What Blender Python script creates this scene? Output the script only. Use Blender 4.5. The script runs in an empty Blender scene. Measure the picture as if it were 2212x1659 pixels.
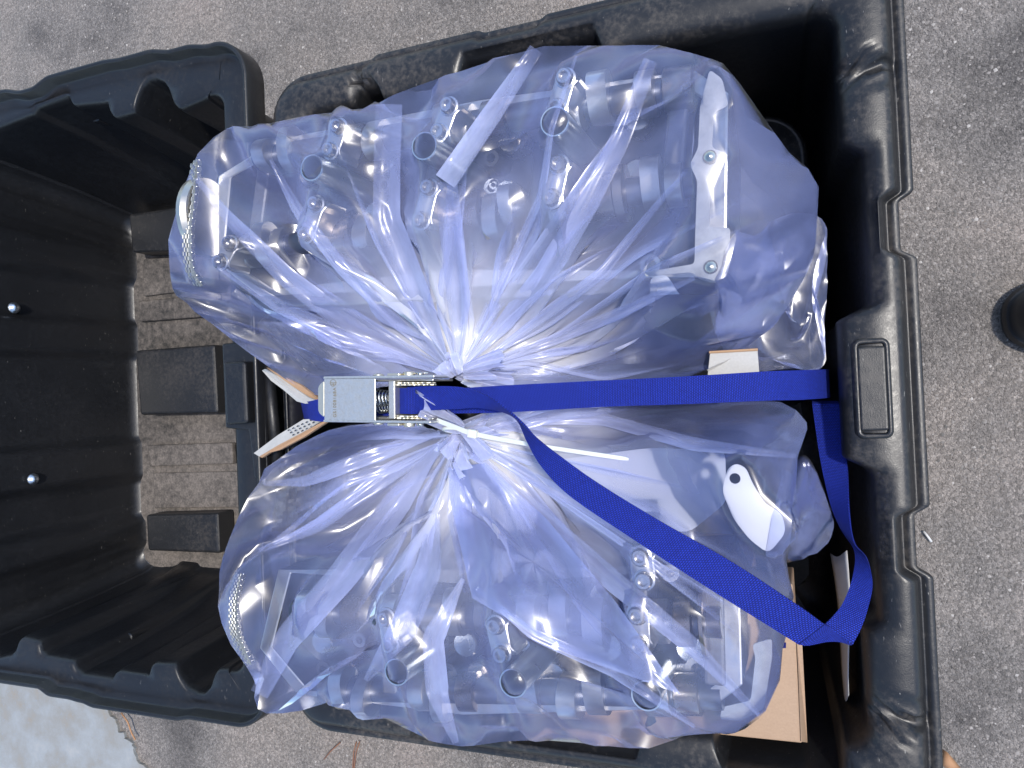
import bpy, bmesh, math, random
import numpy as np
from mathutils import Vector, Matrix

random.seed(7)
rng = np.random.default_rng(7)
scene = bpy.context.scene
C = scene.collection

# ------------------------------------------------------------------ camera
RIM = 0.40                     # height of the tote rim above the ground
CAMH = 0.70                    # camera height above the rim
FPX = 1609.0                   # focal length in units of a 2212 px wide frame
TILT, YAW = math.radians(21.4), math.radians(-2.6)
cam_rot = Matrix.Rotation(YAW, 3, 'Z') @ Matrix.Rotation(TILT, 3, 'Y')
cd = bpy.data.cameras.new('camera')
cd.sensor_width = 36.0
cd.lens = 36.0 * FPX / 2212.0
cd.clip_start, cd.clip_end = 0.02, 100.0
cam = bpy.data.objects.new('camera', cd)
cam.matrix_world = Matrix.Translation((0, 0, RIM + CAMH)) @ cam_rot.to_4x4()
C.objects.link(cam)
scene.camera = cam

# ------------------------------------------------------------------ light
SUN_EL, SUN_AZ = math.radians(66), math.radians(82)    # azimuth from +Y towards +X
world = bpy.data.worlds.new('World')
scene.world = world
world.use_nodes = True
wn = world.node_tree
sky = wn.nodes.new('ShaderNodeTexSky')
sky.sky_type = 'NISHITA'
sky.sun_disc = False
sky.sun_elevation = SUN_EL
sky.sun_rotation = SUN_AZ
wn.links.new(sky.outputs[0], wn.nodes['Background'].inputs[0])
wn.nodes['Background'].inputs[1].default_value = 0.15
sd = bpy.data.lights.new('sun', 'SUN')
sd.energy = 2.2
sd.angle = math.radians(3.0)
sd.color = (1.0, 0.95, 0.88)
sun = bpy.data.objects.new('sun', sd)
sv = Vector((math.sin(SUN_AZ) * math.cos(SUN_EL), math.cos(SUN_AZ) * math.cos(SUN_EL), math.sin(SUN_EL)))
sun.rotation_euler = sv.to_track_quat('Z', 'Y').to_euler()
sun.location = (2, 2, 4)
C.objects.link(sun)
scene.view_settings.view_transform = 'Standard'
scene.view_settings.look = 'None'
scene.view_settings.gamma = 1.0
scene.view_settings.exposure = 0.86
scene.cycles.max_bounces = 6
scene.cycles.diffuse_bounces = 3
scene.cycles.glossy_bounces = 3
scene.cycles.transparent_max_bounces = 12
scene.cycles.transmission_bounces = 4

# ------------------------------------------------------------------ helpers
CM = np.array(cam_rot)


def P(x, y, z=0.0):
    """point at height z (above the rim) on the line of sight of frame position x, y"""
    d = CM @ np.array([(x - 1106) / FPX, -(y - 829.5) / FPX, -1.0])
    t = (z - CAMH) / d[2]
    return np.array([t * d[0], t * d[1], z + RIM])


def V(x, y, z):
    return Vector(P(x, y, z))


def tag(o, label=None, cat=None, group=None, kind=None):
    if label: o['label'] = label
    if cat: o['category'] = cat
    if group: o['group'] = group
    if kind: o['kind'] = kind
    return o


def link(name, me, mat=None, parent=None, smooth=True, bevel=0, seg=2):
    o = bpy.data.objects.new(name, me)
    C.objects.link(o)
    if mat and not me.materials: me.materials.append(mat)
    if smooth:
        me.polygons.foreach_set('use_smooth', [True] * len(me.polygons))
    if parent:
        o.parent = parent
        o.matrix_parent_inverse = Matrix.Translation(-parent.location)
    if bevel:
        b = o.modifiers.new('edge', 'BEVEL')
        b.width = bevel; b.segments = seg; b.limit_method = 'ANGLE'; b.angle_limit = math.radians(35)
        b.harden_normals = False
    return o


def empty(name, loc):
    o = bpy.data.objects.new(name, None)
    o.location = Vector(loc)
    o.empty_display_size = 0.02
    C.objects.link(o)
    return o


class MB:
    """collects shapes into one mesh"""
    def __init__(s): s.v = []; s.f = []

    def add(s, vs, fs):
        n = len(s.v)
        s.v += [tuple(float(c) for c in p) for p in vs]
        s.f += [tuple(i + n for i in f) for f in fs]
        return s

    def box(s, c, size, rz=0.0, M=None):
        hx, hy, hz = size[0] / 2, size[1] / 2, size[2] / 2
        R = (M if M is not None else Matrix.Rotation(rz, 3, 'Z'))
        vs = [Vector(c) + R @ Vector((a * hx, b * hy, d * hz)) for a in (-1, 1) for b in (-1, 1) for d in (-1, 1)]
        return s.add(vs, [(0, 1, 3, 2), (4, 6, 7, 5), (0, 4, 5, 1), (2, 3, 7, 6), (0, 2, 6, 4), (1, 5, 7, 3)])

    def lathe(s, p0, ax, prof, n=24, closed=False, cap=True):
        """revolve (distance along axis, radius) pairs round the axis"""
        ax = Vector(ax).normalized(); u = ax.orthogonal().normalized(); w = ax.cross(u)
        p0 = Vector(p0); vs = []; fs = []; m = len(prof)
        for k in range(n):
            a = 2 * math.pi * k / n
            e = u * math.cos(a) + w * math.sin(a)
            for (d, r) in prof: vs.append(p0 + ax * d + e * r)
        mm = m if closed else m - 1
        for k in range(n):
            for j in range(mm):
                a, b = k * m + j, k * m + (j + 1) % m
                c, d = ((k + 1) % n) * m + (j + 1) % m, ((k + 1) % n) * m + j
                fs.append((a, d, c, b))
        if cap and not closed:
            fs.append(tuple(k * m for k in range(n)))
            fs.append(tuple(k * m + m - 1 for k in reversed(range(n))))
        return s.add(vs, fs)

    def cyl(s, p0, p1, r, n=20):
        d = Vector(p1) - Vector(p0)
        return s.lathe(p0, d, [(0, r), (d.length, r)], n)

    def tube(s, pts, r, n=6):
        pts = [Vector(p) for p in pts]; vs = []; fs = []
        up = Vector((0.3, 0.2, 1)).normalized()
        for i, p in enumerate(pts):
            t = (pts[min(i + 1, len(pts) - 1)] - pts[max(i - 1, 0)]).normalized()
            u = t.cross(up).normalized(); w = t.cross(u)
            rr = r[i] if hasattr(r, '__len__') else r
            for k in range(n):
                a = 2 * math.pi * k / n
                vs.append(p + (u * math.cos(a) + w * math.sin(a)) * rr)
        for i in range(len(pts) - 1):
            for k in range(n):
                fs.append((i * n + k, i * n + (k + 1) % n, (i + 1) * n + (k + 1) % n, (i + 1) * n + k))
        fs.append(tuple(range(n))[::-1]); fs.append(tuple((len(pts) - 1) * n + k for k in range(n)))
        return s.add(vs, fs)

    def prism(s, pts, z0, z1):
        """extrude a flat outline (x, y) between two heights"""
        n = len(pts)
        vs = [(p[0], p[1], z0) for p in pts] + [(p[0], p[1], z1) for p in pts]
        fs = [(i, (i + 1) % n, n + (i + 1) % n, n + i) for i in range(n)]
        fs += [tuple(range(n))[::-1], tuple(range(n, 2 * n))]
        return s.add(vs, fs)

    def mesh(s, name):
        me = bpy.data.meshes.new(name)
        me.from_pydata(s.v, [], s.f)
        bm = bmesh.new(); bm.from_mesh(me)
        bmesh.ops.recalc_face_normals(bm, faces=bm.faces[:])
        bm.to_mesh(me); bm.free()
        return me

    def build(s, name, mat, parent=None, smooth=False, bevel=0, seg=2):
        return link(name, s.mesh(name), mat, parent, smooth, bevel, seg)


def grid_mesh(name, X, wrap=False, up=False):
    """X: (rows, cols, 3) array -> mesh of quads"""
    r, c, _ = X.shape
    me = bpy.data.meshes.new(name)
    idx = np.arange(r * c).reshape(r, c)
    if wrap: idx = np.concatenate([idx, idx[:, :1]], 1)
    q = np.stack([idx[:-1, :-1], idx[:-1, 1:], idx[1:, 1:], idx[1:, :-1]], -1).reshape(-1, 4)
    me.vertices.add(r * c)
    me.vertices.foreach_set('co', X.reshape(-1).astype(np.float32))
    me.loops.add(q.size); me.loops.foreach_set('vertex_index', q.reshape(-1).astype(np.int32))
    me.polygons.add(len(q)); me.polygons.foreach_set('loop_start', (np.arange(len(q)) * 4).astype(np.int32))
    me.polygons.foreach_set('loop_total', np.full(len(q), 4, np.int32))
    me.update(calc_edges=True)
    if up and sum(p.normal.z * p.area for p in me.polygons) < 0: me.flip_normals()
    return me


def catmull(pts, n):
    pts = np.array(pts, float)
    if len(pts) == 2:
        t = np.linspace(0, 1, n)[:, None]; return pts[0] * (1 - t) + pts[1] * t
    d = np.r_[0, np.cumsum(np.linalg.norm(np.diff(pts[:, :3], axis=0), axis=1) + 1e-9)]
    ext = np.vstack([2 * pts[0] - pts[1], pts, 2 * pts[-1] - pts[-2]])
    out = []
    for s in np.linspace(0, d[-1], n):
        i = min(max(np.searchsorted(d, s, 'right') - 1, 0), len(pts) - 2)
        t = (s - d[i]) / (d[i + 1] - d[i])
        p0, p1, p2, p3 = ext[i], ext[i + 1], ext[i + 2], ext[i + 3]
        out.append(.5 * (2 * p1 + (p2 - p0) * t + (2 * p0 - 5 * p1 + 4 * p2 - p3) * t * t + (3 * p1 - p0 - 3 * p2 + p3) * t ** 3))
    return np.array(out)


def rounded(px, r=10, n=4):
    """round the corners of a pixel outline"""
    out = []; m = len(px)
    for i in range(m):
        p0, p1, p2 = (np.array(px[j % m], float) for j in (i - 1, i, i + 1))
        a, b = p0 - p1, p2 - p1
        k = min(r, np.linalg.norm(a) * .45, np.linalg.norm(b) * .45)
        a, b = p1 + a / np.linalg.norm(a) * k, p1 + b / np.linalg.norm(b) * k
        for t in np.linspace(0, 1, n): out.append(tuple(a * (1 - t) ** 2 + 2 * p1 * t * (1 - t) + b * t * t))
    return out


# ------------------------------------------------------------------ materials
class NT:
    def __init__(s, name):
        s.m = bpy.data.materials.new(name); s.m.use_nodes = True
        s.t = s.m.node_tree; s.b = s.t.nodes['Principled BSDF']; s.out = s.t.nodes['Material Output']
        s.co = s.t.nodes.new('ShaderNodeTexCoord')

    def n(s, typ, **kw):
        x = s.t.nodes.new('ShaderNode' + typ)
        for k, v in kw.items(): setattr(x, k, v)
        return x

    def l(s, a, b): s.t.links.new(a, b)

    def noise(s, scale, detail=4, rough=.55, vec=None, dist=0):
        x = s.n('TexNoise'); x.inputs['Scale'].default_value = scale; x.inputs['Detail'].default_value = detail
        x.inputs['Roughness'].default_value = rough; x.inputs['Distortion'].default_value = dist
        s.l(vec or s.co.outputs['Object'], x.inputs['Vector']); return x

    def ramp(s, src, stops):
        r = s.n('ValToRGB'); e = r.color_ramp.elements
        while len(e) < len(stops): e.new(.5)
        for i, (p, c) in enumerate(stops):
            e[i].position = p; e[i].color = (*c, 1) if len(c) == 3 else c
        s.l(src, r.inputs[0]); return r

    def mix(s, fac, a, b, mode='MIX'):
        x = s.n('MixRGB', blend_type=mode)
        for i, q in ((0, fac), (1, a), (2, b)):
            if isinstance(q, (int, float)): x.inputs[i].default_value = q if i == 0 else (q, q, q, 1)
            elif isinstance(q, tuple): x.inputs[i].default_value = (*q, 1)
            else: s.l(q, x.inputs[i])
        return x

    def bump(s, src, strength, dist=.001, prev=None):
        b = s.n('Bump'); b.inputs['Strength'].default_value = strength; b.inputs['Distance'].default_value = dist
        s.l(src, b.inputs['Height'])
        if prev: s.l(prev.outputs[0], b.inputs['Normal'])
        s.l(b.outputs[0], s.b.inputs['Normal']); return b

    def set(s, **kw):
        for k, v in kw.items():
            i = s.b.inputs[k]
            if isinstance(v, (int, float)): i.default_value = v
            elif isinstance(v, tuple): i.default_value = (*v, 1)
            else: s.l(v, i)
        return s


def black_plastic(name, dust, rough=.42, base=(.010, .0106, .0122), dustcol=(.20, .17, .14), fleck=.5):
    m = NT(name)
    big = m.noise(9, 6, .65)
    fine = m.noise(160, 5, .7)
    mul = m.n('Math', operation='MULTIPLY'); m.l(big.outputs[0], mul.inputs[0]); m.l(fine.outputs[0], mul.inputs[1])
    d = m.ramp(mul.outputs[0], [(.24, (0, 0, 0)), (.52, (dust, dust, dust))])
    sc = m.n('Mapping'); sc.inputs['Scale'].default_value = (1, .25, 1); sc.inputs['Rotation'].default_value = (0, 0, .5)
    m.l(m.co.outputs['Object'], sc.inputs[0])
    scr = m.noise(420, 3, .6, sc.outputs[0])
    f = m.ramp(scr.outputs[0], [(.69, (0, 0, 0)), (.76, (fleck, fleck, fleck))])
    ge = m.n('NewGeometry'); sx = m.n('SeparateXYZ'); m.l(ge.outputs['Normal'], sx.inputs[0])
    mr = m.n('MapRange'); mr.inputs['From Min'].default_value = .25; mr.inputs['From Max'].default_value = .85
    mr.inputs['To Min'].default_value = .12; m.l(sx.outputs['Z'], mr.inputs['Value'])
    dm = m.n('Math', operation='MULTIPLY'); m.l(d.outputs[0], dm.inputs[0]); m.l(mr.outputs[0], dm.inputs[1])
    c1 = m.mix(dm.outputs[0], base, dustcol)
    c2 = m.mix(f.outputs[0], c1.outputs[0], (.33, .31, .28))
    r = m.ramp(mul.outputs[0], [(.15, (rough - .06,) * 3), (.5, (rough + .25,) * 3)])
    m.set(**{'Base Color': c2.outputs[0], 'Roughness': r.outputs[0], 'Specular IOR Level': .5})
    g = m.noise(900, 2, .5)
    b = m.bump(g.outputs[0], .25, .0004)
    m.bump(big.outputs[0], .25, .003, b)
    return m.m


M_TOTE = black_plastic('tote_plastic', .38, .38, fleck=.6)
M_LID = black_plastic('lid_plastic', .06, .36, base=(.0085, .009, .0104), fleck=.35)

M_BLOCK = black_plastic('block_plastic', .22, .38, base=(.012, .0128, .0145), fleck=.3)


def lid_floor():
    m = NT('lid_floor_dirt')
    w = m.noise(6, 4, .55); f = m.noise(90, 6, .7)
    s = m.n('Math', operation='ADD'); m.l(w.outputs[0], s.inputs[0]); m.l(f.outputs[0], s.inputs[1])
    d = m.ramp(s.outputs[0], [(.78, (0, 0, 0)), (1.0, (.95, .95, .95))])
    d.color_ramp.elements[0].position = .38; d.color_ramp.elements[1].position = .58
    h = m.n('Math', operation='MULTIPLY'); h.inputs[1].default_value = .5
    m.l(s.outputs[0], h.inputs[0]); m.l(h.outputs[0], d.inputs[0])
    fine = m.noise(300, 4, .7)
    dc = m.ramp(fine.outputs[0], [(.3, (.085, .074, .066)), (.7, (.20, .174, .153))])
    c = m.mix(d.outputs[0], (.02, .019, .018), dc.outputs[0])
    m.set(**{'Base Color': c.outputs[0], 'Roughness': .75})
    m.bump(f.outputs[0], .4, .001)
    return m.m


M_DIRT = lid_floor()


def asphalt():
    m = NT('asphalt')
    vec = m.co.outputs['Object']
    v1 = m.n('TexVoronoi'); v1.inputs['Scale'].default_value = 300; m.l(vec, v1.inputs['Vector'])
    v2 = m.n('TexVoronoi'); v2.inputs['Scale'].default_value = 700; m.l(vec, v2.inputs['Vector'])
    bw = m.n('RGBToBW'); m.l(v1.outputs['Color'], bw.inputs[0])
    bw2 = m.n('RGBToBW'); m.l(v2.outputs['Color'], bw2.inputs[0])
    c1 = m.ramp(bw.outputs[0], [(.2, (.165, .150, .139)), (.55, (.222, .202, .187)), (.8, (.285, .26, .242))])
    c2 = m.ramp(bw2.outputs[0], [(.2, (.75, .75, .75)), (.7, (1.03, 1.02, 1.0)), (.9, (1.35, 1.33, 1.3))])
    c = m.mix(1.0, c1.outputs[0], c2.outputs[0], 'MULTIPLY')
    blot = m.noise(4.2, 4, .55)
    bl = m.ramp(blot.outputs[0], [(.34, (.48, .48, .49)), (.46, (.84, .84, .84)), (.6, (1.06, 1.03, 1.0)), (.75, (1.22, 1.14, 1.1))])
    c = m.mix(1.0, c.outputs[0], bl.outputs[0], 'MULTIPLY')
    fn = m.noise(1500, 2, .6); fr_ = m.ramp(fn.outputs[0], [(.35, (.8, .8, .8)), (.65, (1.15, 1.15, 1.15))])
    c = m.mix(1.0, c.outputs[0], fr_.outputs[0], 'MULTIPLY')
    m.set(**{'Base Color': c.outputs[0], 'Roughness': .85})
    b = m.bump(v1.outputs['Distance'], .7, .002)
    b.invert = True
    m.bump(v2.outputs['Distance'], .7, .002, b)
    return m.m


M_ASPH = asphalt()


def stone_mat():
    m = NT('aggregate_stone')
    i = m.n('NewGeometry')
    r = m.ramp(i.outputs['Random Per Island'], [(0, (.08, .075, .07)), (.5, (.18, .167, .157)), (.93, (.25, .23, .215)), (1, (.38, .36, .34))])
    m.set(**{'Base Color': r.outputs[0], 'Roughness': .7})
    return m.m


M_STONE = stone_mat()


def concrete():
    m = NT('painted_concrete')
    a = m.noise(14, 6, .65); f = m.noise(240, 4, .7)
    c = m.ramp(a.outputs[0], [(.30, (.23, .205, .17)), (.44, (.22, .22, .21)), (.6, (.25, .265, .272)), (.75, (.31, .31, .30))])
    sp = m.n('TexVoronoi'); sp.inputs['Scale'].default_value = 120; m.l(m.co.outputs['Object'], sp.inputs['Vector'])
    k = m.ramp(sp.outputs['Distance'], [(.10, (1, 1, 1)), (.17, (0, 0, 0))])
    c = m.mix(k.outputs[0], c.outputs[0], (.22, .24, .27))
    m.set(**{'Base Color': c.outputs[0], 'Roughness': .7})
    b = m.bump(f.outputs[0], .4, .001); m.bump(a.outputs[0], .5, .004, b)
    return m.m


M_CONC = concrete()


def film_mat(name, base=.065, gath=.70, fading=False):
    m = NT(name)
    lw = m.n('LayerWeight'); lw.inputs['Blend'].default_value = .4
    at = m.n('Attribute', attribute_name='gather')
    fan = m.n('Attribute', attribute_name='fan'); ra = m.n('Attribute', attribute_name='along')
    cx = m.n('CombineXYZ')
    k1 = m.n('Math', operation='MULTIPLY'); k1.inputs[1].default_value = 46.0; m.l(fan.outputs['Fac'], k1.inputs[0]); m.l(k1.outputs[0], cx.inputs[0])
    k2 = m.n('Math', operation='MULTIPLY'); k2.inputs[1].default_value = 4.0; m.l(ra.outputs['Fac'], k2.inputs[0]); m.l(k2.outputs[0], cx.inputs[1])
    haze = m.noise(1.0, 5, .6, cx.outputs[0])
    hz = m.n('MapRange'); hz.inputs['From Min'].default_value = .35; hz.inputs['From Max'].default_value = .7
    hz.inputs['To Min'].default_value = base * .6; hz.inputs['To Max'].default_value = base * 1.55
    m.l(haze.outputs[0], hz.inputs['Value'])
    f1 = m.n('Math', operation='MULTIPLY_ADD'); f1.inputs[1].default_value = .42
    m.l(lw.outputs['Facing'], f1.inputs[0]); m.l(hz.outputs[0], f1.inputs[2])
    f2 = m.n('Math', operation='MULTIPLY_ADD', use_clamp=True); f2.inputs[1].default_value = gath
    m.l(at.outputs['Fac'], f2.inputs[0]); m.l(f1.outputs[0], f2.inputs[2])
    tr = m.n('BsdfTransparent'); tr.inputs[0].default_value = (.93, .945, 1.0, 1)
    df = m.n('BsdfDiffuse'); tl = m.n('BsdfTranslucent')
    wc = m.mix(at.outputs['Fac'], (.42, .505, 1.0), (1.0, .99, .99))
    m.l(wc.outputs[0], df.inputs[0]); m.l(wc.outputs[0], tl.inputs[0])
    md = m.n('MixShader'); md.inputs[0].default_value = .35
    m.l(df.outputs[0], md.inputs[1]); m.l(tl.outputs[0], md.inputs[2])
    mx = m.n('MixShader'); m.l(f2.outputs[0], mx.inputs[0]); m.l(tr.outputs[0], mx.inputs[1]); m.l(md.outputs[0], mx.inputs[2])
    gl = m.n('BsdfGlossy'); gl.inputs['Roughness'].default_value = .24; gl.inputs[0].default_value = (1, 1, 1, 1)
    fr = m.n('Fresnel'); fr.inputs[0].default_value = 1.5
    k = m.n('Math', operation='MULTIPLY', use_clamp=True); k.inputs[1].default_value = 1.25
    m.l(fr.outputs[0], k.inputs[0])
    mg = m.n('MixShader'); m.l(k.outputs[0], mg.inputs[0]); m.l(mx.outputs[0], mg.inputs[1]); m.l(gl.outputs[0], mg.inputs[2])
    if fading:                                             # a fold thins out into the single film
        fa = m.n('Attribute', attribute_name='fade'); t2 = m.n('BsdfTransparent')
        me_ = m.n('MixShader'); m.l(fa.outputs['Fac'], me_.inputs[0]); m.l(t2.outputs[0], me_.inputs[1]); m.l(mg.outputs[0], me_.inputs[2])
        mg = me_
    m.l(mg.outputs[0], m.out.inputs['Surface'])
    return m.m


M_FILM = film_mat('bag_film')
M_PLEAT = film_mat('bag_film_double', .17, fading=True)


def metal(name, col, rough, spots=0.0, bump=.15, scale=120, metallic=1.0):
    m = NT(name)
    n = m.noise(scale, 5, .65)
    d = tuple(c * .55 for c in col)
    c = m.ramp(n.outputs[0], [(.3, tuple(x * (1 - spots) + y * spots for x, y in zip(col, d))), (.62, col)])
    r = m.ramp(n.outputs[0], [(.3, (rough + .12,) * 3), (.7, (rough - .05,) * 3)])
    m.set(**{'Base Color': c.outputs[0], 'Metallic': metallic, 'Roughness': r.outputs[0]})
    m.bump(n.outputs[0], bump, .0006)
    return m.m


M_CAST = metal('cast_aluminium', (.035, .038, .046), .5, .6, .5, 160, .4)
M_RAIL = metal('cast_web', (.17, .165, .16), .45, .5, .4, 180, .6)
M_CAP = metal('machined_cap', (.56, .54, .50), .34, .3, .15, 90)
M_STEEL = metal('ground_steel', (.55, .53, .49), .22, .35, .05, 40)
M_JOURNAL = metal('oily_journal', (.34, .29, .24), .25, .5, .05, 50)
M_DARKST = metal('dark_steel', (.16, .17, .2), .35, .5, .1, 80)
M_TUBE = metal('tube_zinc', (.62, .68, .74), .3, .25, .05, 60)
M_GASK = metal('gasket_sheet', (.36, .37, .375), .5, .55, .2, 90, .35)
M_ZINC = metal('zinc_plate', (.66, .655, .62), .36, .6, .35, 260, .85)
M_CHAIN = metal('chain_steel', (.42, .42, .40), .4, .4, .1, 90)
M_BRASS = metal('yellow_zinc', (.70, .66, .54), .42, .3, .1, 90)
M_WHITE = NT('white_sheet').set(**{'Base Color': (.60, .61, .63), 'Roughness': .5}).m
M_PALE = NT('pale_sheet').set(**{'Base Color': (.40, .41, .45), 'Roughness': .6}).m
M_TIE = NT('nylon').set(**{'Base Color': (.62, .60, .54), 'Roughness': .38, 'Subsurface Weight': .2}).m
M_RUBBER = NT('shoe_rubber').set(**{'Base Color': (.012, .012, .014), 'Roughness': .55}).m


def webbing():
    m = NT('blue_webbing')
    uv = m.n('UVMap')
    mp = m.n('Mapping'); mp.inputs['Scale'].default_value = (1, 1, 1); m.l(uv.outputs[0], mp.inputs[0])
    w1 = m.n('TexBrick'); w1.offset = .5
    w1.inputs['Scale'].default_value = 1.0
    w1.inputs['Mortar Size'].default_value = .2; w1.inputs['Mortar Smooth'].default_value = .8
    w1.inputs['Brick Width'].default_value = 1.0; w1.inputs['Row Height'].default_value = .62
    w1.inputs['Color1'].default_value = (.014, .040, .42, 1); w1.inputs['Color2'].default_value = (.012, .03, .34, 1)
    w1.inputs['Mortar'].default_value = (.003, .007, .10, 1)
    m.l(mp.outputs[0], w1.inputs['Vector'])
    f = m.noise(350, 3, .6)
    c = m.mix(.35, w1.outputs['Color'], f.outputs[0], 'SOFT_LIGHT')
    m.set(**{'Base Color': c.outputs[0], 'Roughness': .75, 'Specular IOR Level': .25})
    b = m.bump(w1.outputs['Fac'], .9, .0008); b.invert = True
    return m.m


M_WEB = webbing()


def card(name, col):
    m = NT(name)
    mp = m.n('Mapping'); mp.inputs['Scale'].default_value = (1, 2.5, 1); m.l(m.co.outputs['Object'], mp.inputs[0])
    n = m.noise(60, 5, .7, mp.outputs[0]); f = m.noise(500, 3, .7)
    c = m.ramp(n.outputs[0], [(.3, tuple(x * .92 for x in col)), (.7, col)])
    c = m.mix(.25, c.outputs[0], f.outputs[0], 'SOFT_LIGHT')
    m.set(**{'Base Color': c.outputs[0], 'Roughness': .85})
    m.bump(f.outputs[0], .2, .0005)
    return m.m


M_KRAFT = card('kraft_cardboard', (.38, .262, .175))
M_GREYCARD = card('white_cardboard', (.44, .43, .405))
M_EDGE = card('cardboard_edge', (.42, .26, .15))
M_PAPER = NT('paper').set(**{'Base Color': (.55, .54, .52), 'Roughness': .8}).m
M_INK = NT('ink').set(**{'Base Color': (.03, .03, .035), 'Roughness': .7}).m
M_STAMP = NT('stamped_groove').set(**{'Base Color': (.22, .19, .13), 'Roughness': .5, 'Metallic': .5}).m

# ================================================================== ground
g = MB(); g.add([(-30, -30, 0), (30, -30, 0), (30, 30, 0), (-30, 30, 0)], [(0, 1, 2, 3)])
tag(g.build('asphalt_ground', M_ASPH), kind='structure')


def stones(name, n, box):
    base = np.array([[1, 0, 0], [-1, 0, 0], [0, 1, 0], [0, -1, 0], [0, 0, 1], [0, 0, -1]], float)
    tri = np.array([[0, 2, 4], [2, 1, 4], [1, 3, 4], [3, 0, 4]])
    c = np.stack([rng.uniform(box[0], box[1], n), rng.uniform(box[2], box[3], n), np.full(n, -.0004)], 1)
    r = rng.gamma(3.0, .0005, n).clip(.0006, .0032)
    a = rng.uniform(0, 2 * np.pi, n)
    v = base[None] * (r[:, None, None] * rng.uniform(.6, 1.3, (n, 6, 1)))
    v[:, :, 2] *= .75
    x = v[:, :, 0] * np.cos(a)[:, None] - v[:, :, 1] * np.sin(a)[:, None]
    y = v[:, :, 0] * np.sin(a)[:, None] + v[:, :, 1] * np.cos(a)[:, None]
    v = np.stack([x, y, v[:, :, 2]], -1) + c[:, None]
    me = bpy.data.meshes.new(name)
    me.vertices.add(n * 6); me.vertices.foreach_set('co', v.reshape(-1).astype(np.float32))
    f = (tri[None] + (np.arange(n) * 6)[:, None, None]).reshape(-1, 3)
    me.loops.add(f.size); me.loops.foreach_set('vertex_index', f.reshape(-1).astype(np.int32))
    me.polygons.add(len(f)); me.polygons.foreach_set('loop_start', (np.arange(len(f)) * 3).astype(np.int32))
    me.polygons.foreach_set('loop_total', np.full(len(f), 3, np.int32))
    me.update(calc_edges=True)
    return me


for bx in [(.06, .42, -.62, .62), (-1.5, .2, .42, 1.0), (-.95, .1, -.75, -.38)]:
    area = (bx[1] - bx[0]) * (bx[3] - bx[2])
    o = link('asphalt_aggregate', stones('asphalt_aggregate', int(area * 26000), bx), M_STONE, smooth=False)
    tag(o, 'small angular stones showing in the grey asphalt surface', 'gravel', 'stones in the asphalt', 'stuff')

# painted concrete in the lower left corner: a chipped raised slab
edge = [(-20, 1400), (120, 1440), (205, 1500), (243, 1545), (268, 1580), (292, 1610), (300, 1640), (330, 1668), (350, 1720), (-150, 1760), (-260, 1400)]
pts = []
for i in range(len(edge)):
    a, b = np.array(edge[i], float), np.array(edge[(i + 1) % len(edge)], float)
    k = 7 if i < 8 else 1
    for j in range(k):
        q = a + (b - a) * j / k
        if i < 8 and j: q = q + rng.normal(0, 2.5, 2)
        pts.append(P(q[0], q[1], -RIM)[:2])
s = MB().prism(pts[::-1], -.02, .006)
tag(s.build('concrete_slab', M_CONC, bevel=.003), kind='structure')


# ================================================================== tote
def rrect(x0, x1, y0, y1, r, ns=340, na=10):
    """samples round a rounded rectangle, counter-clockwise from the right side; returns pos, inward normal, side"""
    pos, nor, side = [], [], []
    def seg(a, b, nrm, sd):
        for i in range(ns):
            t = (i + .5) / ns
            pos.append((a[0] + (b[0] - a[0]) * t, a[1] + (b[1] - a[1]) * t)); nor.append(nrm); side.append(sd)
    def arc(c, a0):
        for i in range(na):
            a = a0 + math.pi / 2 * (i + .5) / na
            pos.append((c[0] + r * math.cos(a), c[1] + r * math.sin(a))); nor.append((-math.cos(a), -math.sin(a))); side.append(-1)
    seg((x1, y0 + r), (x1, y1 - r), (-1, 0), 0); arc((x1 - r, y1 - r), 0)
    seg((x1 - r, y1), (x0 + r, y1), (0, -1), 1); arc((x0 + r, y1 - r), math.pi / 2)
    seg((x0, y1 - r), (x0, y0 + r), (1, 0), 2); arc((x0 + r, y0 + r), math.pi)
    seg((x0 + r, y0), (x1 - r, y0), (0, 1), 3); arc((x1 - r, y0 + r), 1.5 * math.pi)
    return np.array(pos), np.array(nor), np.array(side)


def steps(x, table, soft=.006):
    """piecewise constant with soft steps; table [(start, value), ...] in rising order of start"""
    v = np.full(x.shape, table[0][1], float)
    for (p, val), (q0, prev) in zip(table[1:], table[:-1]):
        t = np.clip((x - p) / soft + .5, 0, 1); t = t * t * (3 - 2 * t)
        v += (val - prev) * t
    return v


def bumpf(x, c, w):
    return np.exp(-np.abs((x - c) / w) ** 4)


def loft(rect, r, prof, feat):
    """prof rows: inset, z, weight of inner feature, weight of outer feature, weight of groove"""
    x0, x1, y0, y1 = rect
    rows = []
    for (o, z, wi, wo, wg) in prof:
        pos, nor, side = rrect(x0 + o, x1 - o, y0 + o, y1 - o, max(r - o, .022))
        fin, fout, groove = feat(pos, side)
        d = wi * fin + wo * fout
        p = pos + nor * d[:, None]
        rows.append(np.column_stack([p, RIM + z - wg * groove]))
    return np.array(rows)


RECT = (-.572, .095, -.375, .384)


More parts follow.
